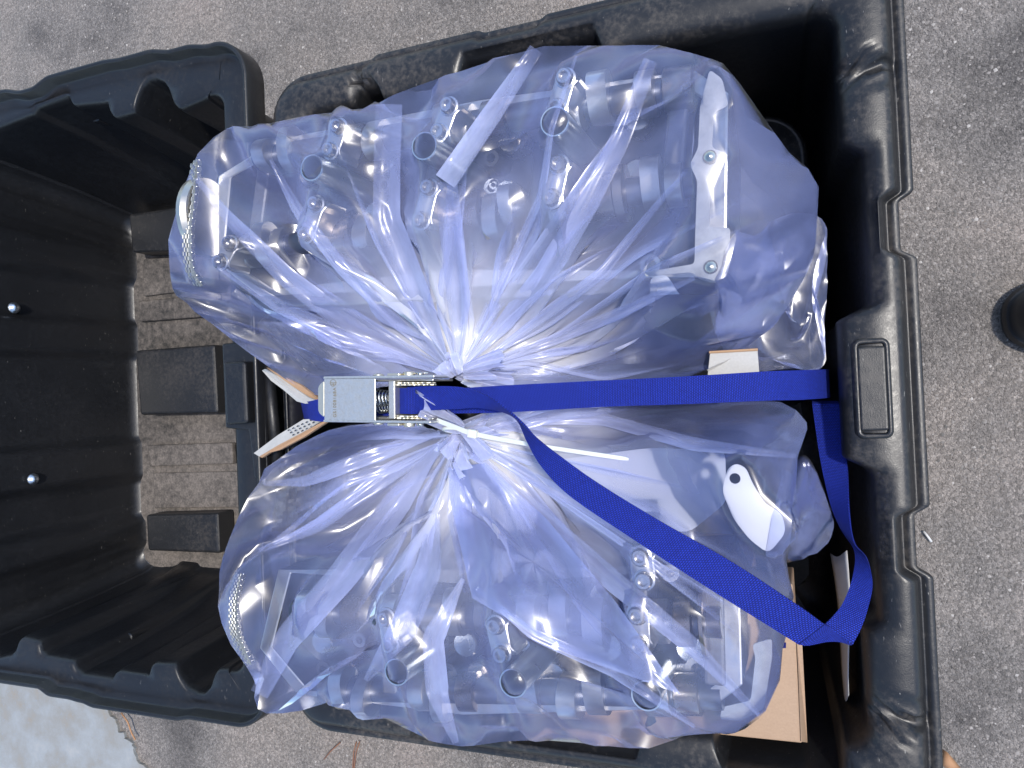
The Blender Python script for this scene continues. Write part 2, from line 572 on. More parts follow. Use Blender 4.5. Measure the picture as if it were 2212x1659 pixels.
def tote_features(pos, side):
    fin = np.zeros(len(pos)); fout = np.zeros(len(pos)); groove = np.zeros(len(pos))
    k = side == 0; yy = pos[k, 1]
    fin[k] = steps(yy, [(-9, 0), (-.21, -.012), (-.072, .009), (.060, -.016), (.202, 0)], .016)
    fout[k] = steps(yy, [(-9, 0), (-.165, .012), (-.112, 0), (.108, .012), (.158, 0)], .010)
    groove[k] = .012 * (bumpf(yy, .270, .0055) + bumpf(yy, -.289, .0055)) + .004 * (bumpf(yy, .2575, .009) + bumpf(yy, -.2755, .009))
    k = side == 1; xx = pos[k, 0]
    fin[k] = steps(xx, [(-9, 0), (-.447, -.016), (-.415, .004), (-.318, -.020), (-.170, .002)], .012)
    fout[k] = steps(xx, [(-9, .0), (-.43, -.004), (-.30, 0), (-.23, -.004)], .01)
    groove[k] = .008 * bumpf(xx, -.441, .004)
    k = side == 3; xx = pos[k, 0]
    fin[k] = steps(xx, [(-9, 0), (-.43, -.016), (-.385, .004), (-.295, -.02), (-.16, .003), (-.088, -.030), (.03, 0)], .012)
    groove[k] = .008 * bumpf(xx, -.405, .004)
    k = side == 2; yy = pos[k, 1]
    fin[k] = steps(yy, [(-9, 0), (-.25, -.02), (-.1, -.03), (.1, -.02), (.25, 0)], .02)
    return fin, fout, groove


PROF = [(.058, -.395, 0, 0, 0), (.030, -.12, 0, .6, 0), (.022, -.032, 0, 1, 0), (.002, -.030, 0, 1, 0), (0, -.028, 0, 1, 0),
        (0, -.020, 0, 1, 0), (.001, -.0185, 0, 1, 0), (.0065, -.0185, 0, 1, 0), (.0085, -.0205, 0, 1, .1), (.0105, -.0205, 0, 1, .2),
        (.0115, -.017, 0, 1, .3), (.0135, -.007, 0, 1, .9), (.0165, -.002, 0, .9, 1), (.021, 0, 0, .7, 1), (.034, .001, .4, .2, 1),
        (.046, -.001, 1, 0, 1), (.052, -.005, 1, 0, .9), (.056, -.012, 1, 0, .5), (.0575, -.024, 1, 0, .2), (.0575, -.05, .9, 0, 0),
        (.060, -.10, .7, 0, 0), (.075, -.365, .45, 0, 0), (.085, -.378, .3, 0, 0), (.10, -.382, 0, 0, 0)]
rows = loft(RECT, .05, PROF, tote_features)
tote = empty('storage_tote', ((RECT[0] + RECT[1]) / 2, 0, 0))
tag(tote, 'large black plastic storage tote with its deep lid hinged open on the asphalt', 'storage tote')
link('tote_body', grid_mesh('tote_body', rows, True), M_TOTE, tote)
fl = MB(); fl.add([tuple(p) for p in rows[-1][::6]], [tuple(range(len(rows[-1][::6])))])
fl.add([(p[0], p[1], p[2] - .013) for p in rows[-1][::6]][::-1], [tuple(range(len(rows[-1][::6])))])
fl.build('tote_floor', M_TOTE, tote)
# raised wheel well with a moulded ring in the upper right corner of the floor
ring = []
for o, h in ((-.012, -.382), (0, -.185), (.002, -.174), (.005, -.171), (.009, -.172), (.012, -.178), (.05, -.180), (.117, -.180)):
    rp, rn, _ = rrect(-.22 + o, .016 - o, -.02 + o, .302 - o, max(.05 - o, .001), 30, 8)
    ring.append(np.column_stack([rp, np.full(len(rp), RIM + h)]))
ring = np.array(ring)
link('wheel_well', grid_mesh('wheel_well', ring, True), M_TOTE, tote)
# latch pad in the middle of the right rim
lp = MB()
a = P(1843, 742, 0); b = P(1932, 938, 0)
cx, cy = (a[0] + b[0]) / 2, (a[1] + b[1]) / 2
lx, ly = abs(b[0] - a[0]), abs(a[1] - b[1]) * .98
lp.box((cx - .001, cy, RIM + .0015), (lx * .78, ly * .93, .006))
lp.build('latch_pad', M_TOTE, tote, bevel=.002, seg=3)
fr = MB()
rp, rn, _ = rrect(cx - lx * .58, cx + lx * .53, cy - ly * .57, cy + ly * .57, .008, 10, 5)
ring = np.array([np.column_stack([rp + rn * o, np.full(len(rp), RIM + h)]) for o, h in ((0, -.002), (.002, .003), (.0045, .0035), (.006, .001), (.0065, -.002))])
link('latch_frame', grid_mesh('latch_frame', ring, True), M_TOTE, tote)

# ------------------------------------------------------------------ lid
LRECT = (-1.217, -.588, -.374, .440)
LD = -.30
top_px = [(470, 232), (455, 211), (437, 207), (382, 231), (372, 224), (362, 192), (350, 174), (330, 166), (312, 170), (301, 184), (290, 212), (284, 238), (240, 250), (233, 240), (230, 219), (222, 217), (152, 224), (146, 207), (138, 205), (72, 230), (64, 242), (2, 266), (-60, 290)]
bot_px = [(560, 1452), (465, 1450), (458, 1462), (452, 1485), (436, 1502), (420, 1502), (398, 1490), (384, 1468), (374, 1442), (368, 1438), (328, 1436), (322, 1440), (319, 1458), (312, 1462), (250, 1453), (243, 1458), (238, 1470), (170, 1460), (160, 1452), (152, 1434), (145, 1430), (92, 1420), (83, 1412), (80, 1394), (72, 1388), (42, 1380), (36, 1386), (30, 1405), (18, 1418), (-10, 1424), (-60, 1410)]
tp = np.array([P(x, y, -.008)[:2] for x, y in top_px]); tp = tp[np.argsort(tp[:, 0])]
bp = np.array([P(x, y, -.008)[:2] for x, y in bot_px]); bp = bp[np.argsort(bp[:, 0])]


def blend_corners(side, arrs):
    """carry the feature values of both neighbouring sides round each corner"""
    n = len(side); c = np.where(side < 0)[0]
    runs = np.split(c, np.where(np.diff(c) > 1)[0] + 1)
    for run in runs:
        for ar in arrs:
            p, q = ar[(run[0] - 1) % n], ar[(run[-1] + 1) % n]
            ar[run] = p + (q - p) * (np.arange(len(run)) + 1) / (len(run) + 1)


def lid_features(pos, side):
    fin = np.zeros(len(pos)); fout = np.zeros(len(pos))
    k1, k2, k3 = side == 1, side == 2, side == 3
    fin[k1] = (LRECT[3] - np.interp(pos[k1, 0], tp[:, 0], tp[:, 1])) - .05
    fin[k3] = (np.interp(pos[k3, 0], bp[:, 0], bp[:, 1]) - LRECT[2]) - .05
    fin[k2] = steps(pos[k2, 1], [(-9, 0), (-.24, .022), (-.19, -.004), (-.12, .014), (-.05, -.004), (.10, .012), (.16, -.004), (.235, .020), (.30, 0)], .018)
    fout[k1] = steps(pos[k1, 0], [(-9, -.010), (-.985, -.002), (-.93, -.012), (-.80, -.009), (-.72, -.002), (-.66, .004)], .04)
    fout[k3] = steps(pos[k3, 0], [(-9, .010), (-.96, .002), (-.905, 0), (-.88, -.004), (-.72, 0)], .025)
    for _ in range(1): fin = (np.roll(fin, 1) + 2 * fin + np.roll(fin, -1)) / 4
    blend_corners(side, (fin, fout))
    return fin, fout, np.zeros(len(pos))


LPROF = [(.055, LD - .012, .5, 0, 0), (.045, -.05, .7, .5, 0), (.004, -.030, 0, 1, 0), (0, -.026, 0, 1, 0), (0, .004, 0, 1, 0), (.0015, .006, 0, 1, 0), (.004, .006, 0, 1, 0),
         (.0058, .0045, 0, 1, 0), (.0075, -.010, 0, 1, 0), (.010, -.0125, 0, 1, 0), (.016, -.012, 0, .6, 0), (.030, -.011, .5, .2, 0), (.046, -.0105, .96, 0, 0), (.0495, -.012, 1, 0, 0), (.052, -.017, 1, 0, 0), (.053, -.026, 1, 0, 0),
         (.060, -.10, .95, 0, 0), (.075, -.20, .8, 0, 0), (.094, LD + .016, .55, 0, 0), (.097, LD + .006, .5, 0, 0), (.104, LD, .4, 0, 0)]
lrows = loft(LRECT, .05, LPROF, lid_features)
lid = link('lid', grid_mesh('lid', lrows, True), M_LID, tote)
lid['label'] = 'deep black lid opened flat, dusty inside with raised blocks'
lf = MB(); lf.add([tuple(p) for p in lrows[-1][::4]], [tuple(range(len(lrows[-1][::4])))])
lf.build('lid_floor', M_DIRT, lid)


def lid_block(px, z, hgt, mat, name='lid_block', bev=.005):
    q = [P(x, y, z) for x, y in px]
    MB().prism([p[:2] for p in q], RIM + LD + .001, RIM + z).build(name, mat, lid, bevel=bev, seg=3)


lid_block([(277, 462), (425, 440), (428, 540), (284, 545)], LD + .045, 0, M_BLOCK)
lid_block([(291, 757), (462, 744), (470, 893), (302, 897)], LD + .05, 0, M_BLOCK)
lid_block([(314, 1112), (470, 1108), (474, 1196), (318, 1190)], LD + .040, 0, M_BLOCK)
lid_block([(298, 650), (470, 634), (472, 682), (300, 695)], LD + .012, 0, M_DIRT, 'lid_rib', .003)
lid_block([(318, 962), (500, 956), (503, 1002), (321, 1008)], LD + .012, 0, M_DIRT, 'lid_rib', .003)
lid_block([(309, 560), (470, 548), (472, 620), (310, 640)], LD + .006, 0, M_DIRT, 'lid_rib', .002)
lid_block([(330, 1022), (520, 1018), (524, 1096), (333, 1098)], LD + .006, 0, M_DIRT, 'lid_rib', .002)
for (x0, x1, y0, y1, zz) in ((236, 284, 1368, 1396, -.10), (155, 214, 232, 262, -.07)):
    q = [P(x, y, zz)[:2] for x, y in rounded([(x0, y0 + 10), (x0 + 14, y0), (x1, y0), (x1, y1), (x0, y1)], 8)]
    MB().prism(q, RIM + zz - .09, RIM + zz).build('wall_boss', M_LID, lid, bevel=.005, seg=3)
# hinge plate and boss on the lid flange
q = [P(x, y, -.004)[:2] for x, y in [(478, 742), (563, 735), (577, 1030), (548, 1034), (536, 930), (486, 925)]]
MB().prism(q, RIM - .03, RIM - .004).build('hinge_plate', M_LID, lid, bevel=.003, seg=3)
q = [P(x, y, .012)[:2] for x, y in [(480, 782), (528, 780), (534, 914), (487, 918)]]
MB().prism(q, RIM - .01, RIM + .012).build('hinge_boss', M_LID, lid, bevel=.004, seg=3)
# hinge barrel between lid and tote
MB().cyl(P(577, 770, -.015), P(602, 1020, -.015), .007).build('hinge_barrel', M_LID, tote, smooth=True)


def bolt_head(p, ax, r, name, parent, mat):
    mb = MB()
    mb.lathe(p, ax, [(-.002, r * 1.05), (.0005, r * 1.05), (.0012, r * .95), (r * .45, r * .80), (r * .72, r * .5), (r * .82, .0004)], 16)
    return mb.build(name, mat, parent, smooth=True)


for (x, y) in [(28, 665), (57, 1035)]:
    # the bolts stand on the sloping inner wall: find the wall height along the sight line
    best = None
    for zz in np.linspace(-.28, -.02, 60):
        p = P(x, y, zz)
        t = (zz - LD) / (-.026 - LD)
        wallx = LRECT[0] + .097 + (.053 - .097) * t
        if best is None or abs(p[0] - wallx) < best[0]: best = (abs(p[0] - wallx), p)
    bolt_head(best[1] + np.array([.003 if y < 900 else .016, 0, 0]), (1, 0, .15), .0085, 'lid_bolt', lid, M_TUBE)

# ================================================================== cylinder heads inside the bags
HF_X0, HF_Y0, HF_S = -.80, -.46, .003
HF = np.full((340, 320), RIM - .03)           # height of what the film lies on


def reg_disc(p, r):
    ix0, ix1 = int((p[0] - r - HF_X0) / HF_S), int((p[0] + r - HF_X0) / HF_S) + 2
    iy0, iy1 = int((p[1] - r - HF_Y0) / HF_S), int((p[1] + r - HF_Y0) / HF_S) + 2
    ix0, iy0 = max(ix0, 0), max(iy0, 0)
    gx = HF_X0 + np.arange(ix0, min(ix1, HF.shape[0])) * HF_S; gy = HF_Y0 + np.arange(iy0, min(iy1, HF.shape[1])) * HF_S
    if not len(gx) or not len(gy): return
    d = np.hypot(gx[:, None] - p[0], gy[None] - p[1])
    sub = HF[ix0:ix0 + len(gx), iy0:iy0 + len(gy)]
    np.maximum(sub, np.where(d < r, p[2], -9), out=sub)


def reg_line(p0, p1, r):
    for t in np.linspace(0, 1, 24):
        p = np.array(p0) * (1 - t) + np.array(p1) * t
        reg_disc(p, r)


def plug_tube(x, y, ztop, r, parent, lean=(0, 0)):
    top = V(x, y, ztop); base = Vector((top.x + lean[0], top.y + lean[1], RIM - .02))
    ax = (base - top); L = ax.length
    mb = MB().lathe(top, ax, [(0, r), (L, r), (L, r - .0012), (.0, r - .0012)], 36, closed=True)
    mb.build('plug_tube', M_TUBE, parent, smooth=True).modifiers.new('edge', 'EDGE_SPLIT')
    MB().lathe(top + ax * .75, ax, [(0, r - .0014), (.001, r - .0014)], 28).build('tube_seal', M_DARKST, parent)
    reg_disc(top, r)


def cap(x0, y0, x1, y1, z, w, parent, bolts=2):
    a, b = V(x0, y0, z), V(x1, y1, z)
    d = b - a; L = d.length; ang = math.atan2(d.y, d.x); c = (a + b) / 2
    R = Matrix.Rotation(ang, 3, 'Z')
    mb = MB(); n = 9; hw = w / 2
    prof = []
    for i in range(n):                                    # lengthwise profile: feet at both ends, arched bridge between
        t = -1 + 2 * i / (n - 1)
        prof.append((t * L / 2, .004 * (1 - abs(t) ** 3) - (.003 if abs(t) > .8 else 0)))
    vs = []
    for (u, h) in prof:
        for (sw, sz) in ((-hw, h), (hw, h), (hw, -.03), (-hw, -.03)):
            vs.append(c + R @ Vector((u, sw * (1.08 if abs(u) > L * .3 else .9), sz)))
    fs = [(i * 4 + k, i * 4 + (k + 1) % 4, (i + 1) * 4 + (k + 1) % 4, (i + 1) * 4 + k) for i in range(n - 1) for k in range(4)]
    fs += [(0, 1, 2, 3), tuple((n - 1) * 4 + k for k in (3, 2, 1, 0))]
    o = mb.add(vs, fs).build('bearing_cap', M_CAP, parent, bevel=.0015)
    for s in ((-.36, .36) if bolts == 2 else (0,)):
        p = c + R @ Vector((s * L, 0, .002))
        bm_ = MB().lathe(p, (0, 0, 1), [(0, .0092), (.002, .0092), (.0026, .0075), (.007, .0072), (.0085, .0062), (.0085, .0042), (.0045, .0036), (.0045, .0003)], 18)
        bm_.build('bolt', M_STEEL, o, smooth=True).modifiers.new('edge', 'EDGE_SPLIT')
        reg_disc(p + Vector((0, 0, .008)), .009)
    reg_line(a + Vector((0, 0, .004)), b + Vector((0, 0, .004)), hw)


def camshaft(px0, px1, z, r, lobes, journals, parent):
    a, b = V(*px0, z), V(*px1, z)
    ax = (b - a); L = ax.length; ax.normalize()
    o = MB().cyl(a, b, r, 20).build('camshaft', M_DARKST, parent, smooth=True)
    o.modifiers.new('edge', 'EDGE_SPLIT')
    side = Vector((-ax.y, ax.x, 0)); up = Vector((0, 0, 1))
    def at(x): return a + ax * ((x - px0[0]) / (px1[0] - px0[0]) * L)
    for (x, w, ang) in lobes:
        c = at(x); dr = side * math.cos(ang) + up * math.sin(ang); n = 26
        pf = ax.cross(dr)
        vs = []
        for e in (-w / 2, w / 2):
            for k in range(n):
                t = 2 * math.pi * k / n
                rr = r * 1.45 + max(0, math.cos(t)) ** 3 * r * .75
                vs.append(c + ax * e + dr * (rr * math.cos(t)) + pf * (rr * math.sin(t)))
        fs = [(k, (k + 1) % n, n + (k + 1) % n, n + k) for k in range(n)] + [tuple(range(n)), tuple(range(n, 2 * n))[::-1]]
        l = MB().add(vs, fs).build('cam_lobe', M_CAP, o, smooth=True)
        l.modifiers.new('edge', 'EDGE_SPLIT')
        for e_ in (-.014, -.007, 0, .007, .014):
            reg_disc(c + side * e_ + up * (r * (1.5 + .75 * max(0, math.sin(ang))) - abs(e_) * .35), w * .75)
    for (x, w, rr) in journals:
        c = at(x)
        j = MB().lathe(c - ax * w / 2, ax, [(0, rr * .9), (.001, rr), (w - .001, rr), (w, rr * .9)], 26).build('journal', M_JOURNAL, o, smooth=True)
        j.modifiers.new('edge', 'EDGE_SPLIT')
        for e_ in (-.012, -.006, 0, .006, .012): reg_disc(c + side * e_ + up * (rr - abs(e_) * .35), w * .65)
    return o


def head_body(poly, z0, z1, wall, parent, webs=(), tappets=()):
    """cast tray: floor, raised side wall round the edge and cross webs"""
    pts = [P(x, y, z1)[:2] for x, y in poly]
    cen = np.mean(pts, axis=0)
    inn = [p + (cen - p) / np.linalg.norm(cen - p) * wall for p in pts]
    n = len(pts); mb = MB()
    vs = [(*p, RIM + z0) for p in pts] + [(*p, RIM + z1) for p in pts] + [(*p, RIM + z1) for p in inn] + [(*p, RIM + z1 - .05) for p in inn]
    fs = []
    for i in range(n):
        j = (i + 1) % n
        fs += [(i, j, n + j, n + i), (n + i, n + j, 2 * n + j, 2 * n + i), (2 * n + i, 2 * n + j, 3 * n + j, 3 * n + i)]
    fs += [tuple(range(3 * n, 4 * n)), tuple(range(n))[::-1]]
    o = mb.add(vs, fs).build('head_casting', M_CAST, parent, bevel=.002)
    o.data.materials.append(M_CAP)
    for k_, p_ in enumerate(o.data.polygons):
        if k_ < 3 * n and k_ % 3 == 1: p_.material_index = 1
    # bosses on the tray floor
    for k in range(26):
        i = rng.integers(0, n); t = rng.uniform(.1, .9); u = rng.uniform(.1, .93)
        p = inn[i] * (1 - t) + inn[(i + 1) % n] * t; p = p * u + cen * (1 - u)
        r = rng.uniform(.005, .012)
        MB().lathe((*p, RIM + z1 - .052), (0, 0, 1), [(0, r * 1.25), (.018, r), (.034, r), (.034, r * .55), (.012, r * .5)], 16).build('boss', M_CAP if k % 2 else M_CAST, o, smooth=True).modifiers.new('edge', 'EDGE_SPLIT')
    # cross webs that carry the bearings
    for (xa, ya, xb, yb) in webs:
        a_, b_ = V(xa, ya, z1), V(xb, yb, z1)
        d_ = b_ - a_; c_ = (a_ + b_) / 2
        MB().box((c_.x, c_.y, RIM + z1 - .022), (d_.length, .018, .05), rz=math.atan2(d_.y, d_.x)).build('bearing_web', M_RAIL, o, bevel=.003)
    # valve tappets below the cams
    for (xa, ya, xb, yb, nt) in tappets:
        for k in range(nt):
            t = (k + .5) / nt + (.012 if k % 2 else -.012)
            c_ = V(xa + (xb - xa) * t, ya + (yb - ya) * t, z1 - .028)
            MB().lathe(c_, (0, 0, 1), [(-.03, .0135), (.008, .0135), (.0095, .0120), (.0095, .001)], 22).build('tappet', M_STEEL, o, smooth=True).modifiers.new('edge', 'EDGE_SPLIT')
    for i in range(n):
        reg_line((*pts[i], RIM + z1), (*pts[(i + 1) % n], RIM + z1), wall * .7)
    return o


def plate(name, px, z, th, mat, parent, holes=(), tilt=0):
    """thin sheet cut to an outline, with round holes"""
    outer = [P(x, y, z)[:2] for x, y in px]
    bm = bmesh.new()
    vs = [bm.verts.new((p[0], p[1], RIM + z)) for p in outer]
    es = [bm.edges.new((vs[i], vs[(i + 1) % len(vs)])) for i in range(len(vs))]
    for (hx, hy, r) in holes:
        c = P(hx, hy, z)
        hv = [bm.verts.new((c[0] + r * math.cos(2 * math.pi * k / 16), c[1] + r * math.sin(2 * math.pi * k / 16), RIM + z)) for k in range(16)]
        es += [bm.edges.new((hv[i], hv[(i + 1) % 16])) for i in range(16)]
    r = bmesh.ops.triangle_fill(bm, use_beauty=True, use_dissolve=False, edges=es)
    me = bpy.data.meshes.new(name); bm.to_mesh(me); bm.free()
    o = link(name, me, mat, parent, smooth=False)
    so = o.modifiers.new('thickness', 'SOLIDIFY'); so.thickness = th; so.offset = -1
    cen_ = np.mean(outer, axis=0)
    for i in range(len(outer)):
        reg_line((*outer[i], RIM + z), (*outer[(i + 1) % len(outer)], RIM + z), .005)
        if name == 'cover_plate': reg_line((*outer[i], RIM + z), (*cen_, RIM + z), .008)
    return o


def chain(px, z, parent, w=.014):
    """silent timing chain: rows of link plates along a path of pixels"""
    path = catmull([P(x, y, z + dz) for x, y, dz in px], 34)
    o = MB()
    for row in range(4):
        for i in range(len(path) - 1):
            a, b = Vector(path[i]), Vector(path[i + 1])
            t = (b - a).normalized(); s = t.cross(Vector((-.35, 0, 1))).normalized()
            c = (a + b) / 2 + s * ((row - 1.5) * w / 4) + Vector((0, 0, .0012 * ((i + row) % 2)))
            R = Matrix((t, s, t.cross(s))).transposed()
            o.box(c, ((b - a).length * 1.25, w / 6.5, .007), M=R)
    ob = o.build('timing_chain', M_CHAIN, parent, bevel=.0006, seg=1)
    for i in range(0, len(path), 2):
        a = Vector(path[i]); t = Vector(path[min(i + 1, len(path) - 1)] - path[max(i - 1, 0)]).normalized()
        s = t.cross(Vector((-.35, 0, 1))).normalized()
        MB().cyl(a - s * w * .54, a + s * w * .54, .0013, 8).build('chain_pin', M_STEEL, ob, smooth=True)
        reg_disc(a, .008)


# ---- upper head
h1 = empty('cylinder_head', P(1000, 420, -.06))
tag(h1, 'aluminium cylinder head with three plug tubes and a flat silver gasket, inside the upper bag', 'engine part', 'cylinder heads in the bags')
head_body([(470, 380), (600, 300), (1040, 215), (1500, 150), (1575, 200), (1570, 600), (1380, 600), (960, 625), (560, 640), (455, 560)], -.09, .045, .020, h1,
          [(675, 540, 735, 260), (912, 500, 975, 215), (1192, 455, 1228, 155), (1450, 420, 1470, 170), (545, 570, 580, 310)],
          [(600, 500, 1440, 370, 6), (620, 390, 1440, 250, 6)])
camshaft((520, 545), (1500, 395), .046, .013, [(560, .012, 2.), (600, .014, .6), (640, .013, 2.8), (855, .016, 2.2), (890, .010, .3), (985, .015, 1.7), (1130, .014, 2.7), (1165, .012, 1.0), (1265, .016, 2.3), (1430, .016, .4), (1470, .013, 1.9)], [(775, .034, .0185), (815, .012, .022), (1060, .036, .020), (1100, .010, .0235), (1335, .030, .021), (1375, .010, .026)], h1)
camshaft((560, 345), (1500, 190), .042, .013, [(600, .015, 1.6), (650, .013, .2), (785, .015, .4), (870, .016, 2.2), (1030, .015, 1.2), (1070, .012, 2.6), (1285, .018, 2.4), (1335, .018, .7), (1420, .015, 1.5)], [(825, .022, .019), (1130, .026, .019), (1475, .026, .020)], h1)
for c_ in [(693, 430, 664, 522), (935, 395, 912, 492), (1214, 345, 1192, 446), (742, 268, 716, 338), (978, 222, 950, 300), (1228, 160, 1202, 250), (508, 520, 480, 575)]:
    cap(*c_, .084, .021, h1)
for (x, y) in [(673, 362), (916, 315), (1198, 262)]:
    plug_tube(x, y, .112, .0125, h1)
plate('gasket', rounded([(1533, 150), (1560, 170), (1574, 228), (1543, 243), (1538, 320), (1568, 330), (1566, 362), (1536, 382), (1532, 490), (1578, 492), (1576, 530), (1560, 560), (1566, 590), (1545, 612), (1510, 603), (1495, 588), (1395, 597), (1392, 588), (1500, 570), (1502, 500), (1506, 390), (1490, 355), (1508, 320), (1512, 230)], 9), .108, .0012, M_GASK, h1, [(1536, 345, .004), (1538, 580, .004)])
for (x, y) in [(1536, 345), (1538, 580)]:
    MB().lathe(V(x, y, .101), (0, 0, 1), [(0, .0055), (.008, .0055), (.010, .004), (.0115, .0003)], 16).build('stud', M_STEEL, h1, smooth=True)
plate('cover_plate', rounded([(1405, 600), (1440, 592), (1470, 640), (1525, 680), (1527, 715), (1490, 728), (1445, 712), (1405, 690)], 14), .055, .002, M_WHITE, h1, [(1408, 647, .003)])
chain([(425, 352, .0), (418, 420, .012), (408, 500, .018), (412, 575, .012), (432, 615, .0)], .075, h1)
MB().lathe(V(455, 470, .06), Vector((-1, .05, .15)), [(0, .012), (0, .042), (.006, .044), (.012, .042), (.012, .016)], 40).build('sprocket', M_CAP, h1, smooth=True).modifiers.new('edge', 'EDGE_SPLIT')


def rough_patch(corners, zc, parent, seed, nu=40, nv=22, amp=.016):
    """knobbly cast surface: terraced lumps over a four-cornered patch"""
    r_ = np.random.default_rng(seed)
    k = r_.uniform(0, 1, (nu, nv))
    for _ in range(2): k = (k + np.roll(k, 1, 0) + np.roll(k, 1, 1) + np.roll(k, (1, 1), (0, 1))) / 4
    k = (k - k.min()) / np.ptp(k); k = np.round(k * 4) / 4 * .75 + k * .25
    c = np.array(corners, float); X = np.zeros((nu, nv, 3))
    for i in range(nu):
        for j in range(nv):
            u, v = i / (nu - 1), j / (nv - 1)
            q = c[0] * (1 - u) * (1 - v) + c[1] * u * (1 - v) + c[2] * u * v + c[3] * (1 - u) * v
            edge = min(1, 6 * min(u, 1 - u, v, 1 - v))
            X[i, j] = P(q[0], q[1], zc + (amp * k[i, j]) * edge - .02 * (1 - edge))
    for p_ in X[::2, ::2].reshape(-1, 3): reg_disc(p_, .006)
    me = grid_mesh('rough_casting', X, up=True)
    o = link('rough_casting', me, M_RAIL, parent)
    me.set_sharp_from_angle(angle=math.radians(35))
    return o


rough_patch([(515, 690), (640, 655), (800, 800), (660, 815)], .0, h1, 3)

# ---- lower head
h2 = empty('cylinder_head', P(1100, 1380, -.06))
tag(h2, 'aluminium cylinder head with wide cam lobes and three plug tubes, inside the lower bag', 'engine part', 'cylinder heads in the bags')
head_body([(600, 1230), (1000, 1230), (1300, 1225), (1560, 1215), (1600, 1300), (1605, 1480), (1540, 1530), (1000, 1545), (640, 1500), (560, 1400)], -.09, .040, .018, h2,
          [(1090, 1520, 1072, 1250), (1382, 1520, 1378, 1240), (845, 1500, 838, 1250), (1545, 1480, 1540, 1240)],
          [(640, 1380, 1560, 1395, 6), (700, 1450, 1540, 1455, 6)])
camshaft((640, 1320), (1560, 1345), .046, .013, [(690, .014, .8), (740, .014, 2.2), (905, .016, 1.1), (950, .014, 2.7), (1005, .020, 1.4), (1040, .014, .3), (1150, .016, 2.2), (1205, .018, .9), (1265, .016, .2), (1330, .018, 2.9), (1440, .024, 1.2)], [(800, .02, .018), (1110, .02, .018), (1495, .016, .021), (1530, .005, .029)], h2)
camshaft((700, 1490), (1560, 1500), .030, .013, [(760, .015, .5), (820, .015, 2.), (960, .016, 1.2), (1000, .014, 2.6), (1195, .022, .4), (1280, .018, 1.8), (1330, .018, .3), (1450, .022, 1.3)], [(1060, .02, .019), (1500, .022, .018)], h2)
for c_ in [(1090, 1420, 1072, 1335), (1382, 1400, 1378, 1312), (850, 1400, 838, 1320), (1395, 1260, 1385, 1190)]:
    cap(*c_, .080, .023, h2)
for (x, y, zt) in [(856, 1452, .095), (1108, 1476, .105), (1396, 1503, .095)]:
    plug_tube(x, y, zt, .0125, h2)
plate('cover_plate', rounded([(1572, 1012), (1590, 1000), (1612, 1010), (1624, 1040), (1650, 1085), (1690, 1110), (1698, 1150), (1660, 1195), (1620, 1165), (1585, 1120), (1560, 1060)], 16), .098, .002, M_WHITE, h2, [(1588, 1033, .0042)])
plate('gasket', rounded([(1625, 1390), (1668, 1378), (1668, 1420), (1650, 1530), (1600, 1556), (1555, 1552), (1560, 1526), (1622, 1512), (1632, 1420)], 9), .018, .0015, M_GASK, h2)
chain([(520, 1240, 0), (508, 1300, .01), (512, 1370, .012), (540, 1430, 0)], .055, h2)
rough_patch([(560, 1010), (800, 960), (770, 1120), (560, 1170)], .0, h2, 8)
plate('cover_plate', rounded([(1150, 1000), (1400, 968), (1566, 972), (1570, 1085), (1490, 1150), (1250, 1130)], 20), .028, .002, M_PALE, h2)


# ================================================================== bags
def film_height_lookup(X):
    ix = np.clip(((X[..., 0] - HF_X0) / HF_S).astype(int), 0, HF.shape[0] - 1)
    iy = np.clip(((X[..., 1] - HF_Y0) / HF_S).astype(int), 0, HF.shape[1] - 1)
    return HF[ix, iy]


def smooth_hf(n):
    global HF
    H0 = HF.copy(); G = HF.copy()
    for _ in range(n):
        G = (np.roll(G, 1, 0) + np.roll(G, -1, 0) + np.roll(G, 1, 1) + np.roll(G, -1, 1)) / 4
        G = np.maximum(G, H0 - .0005)
    HF = G


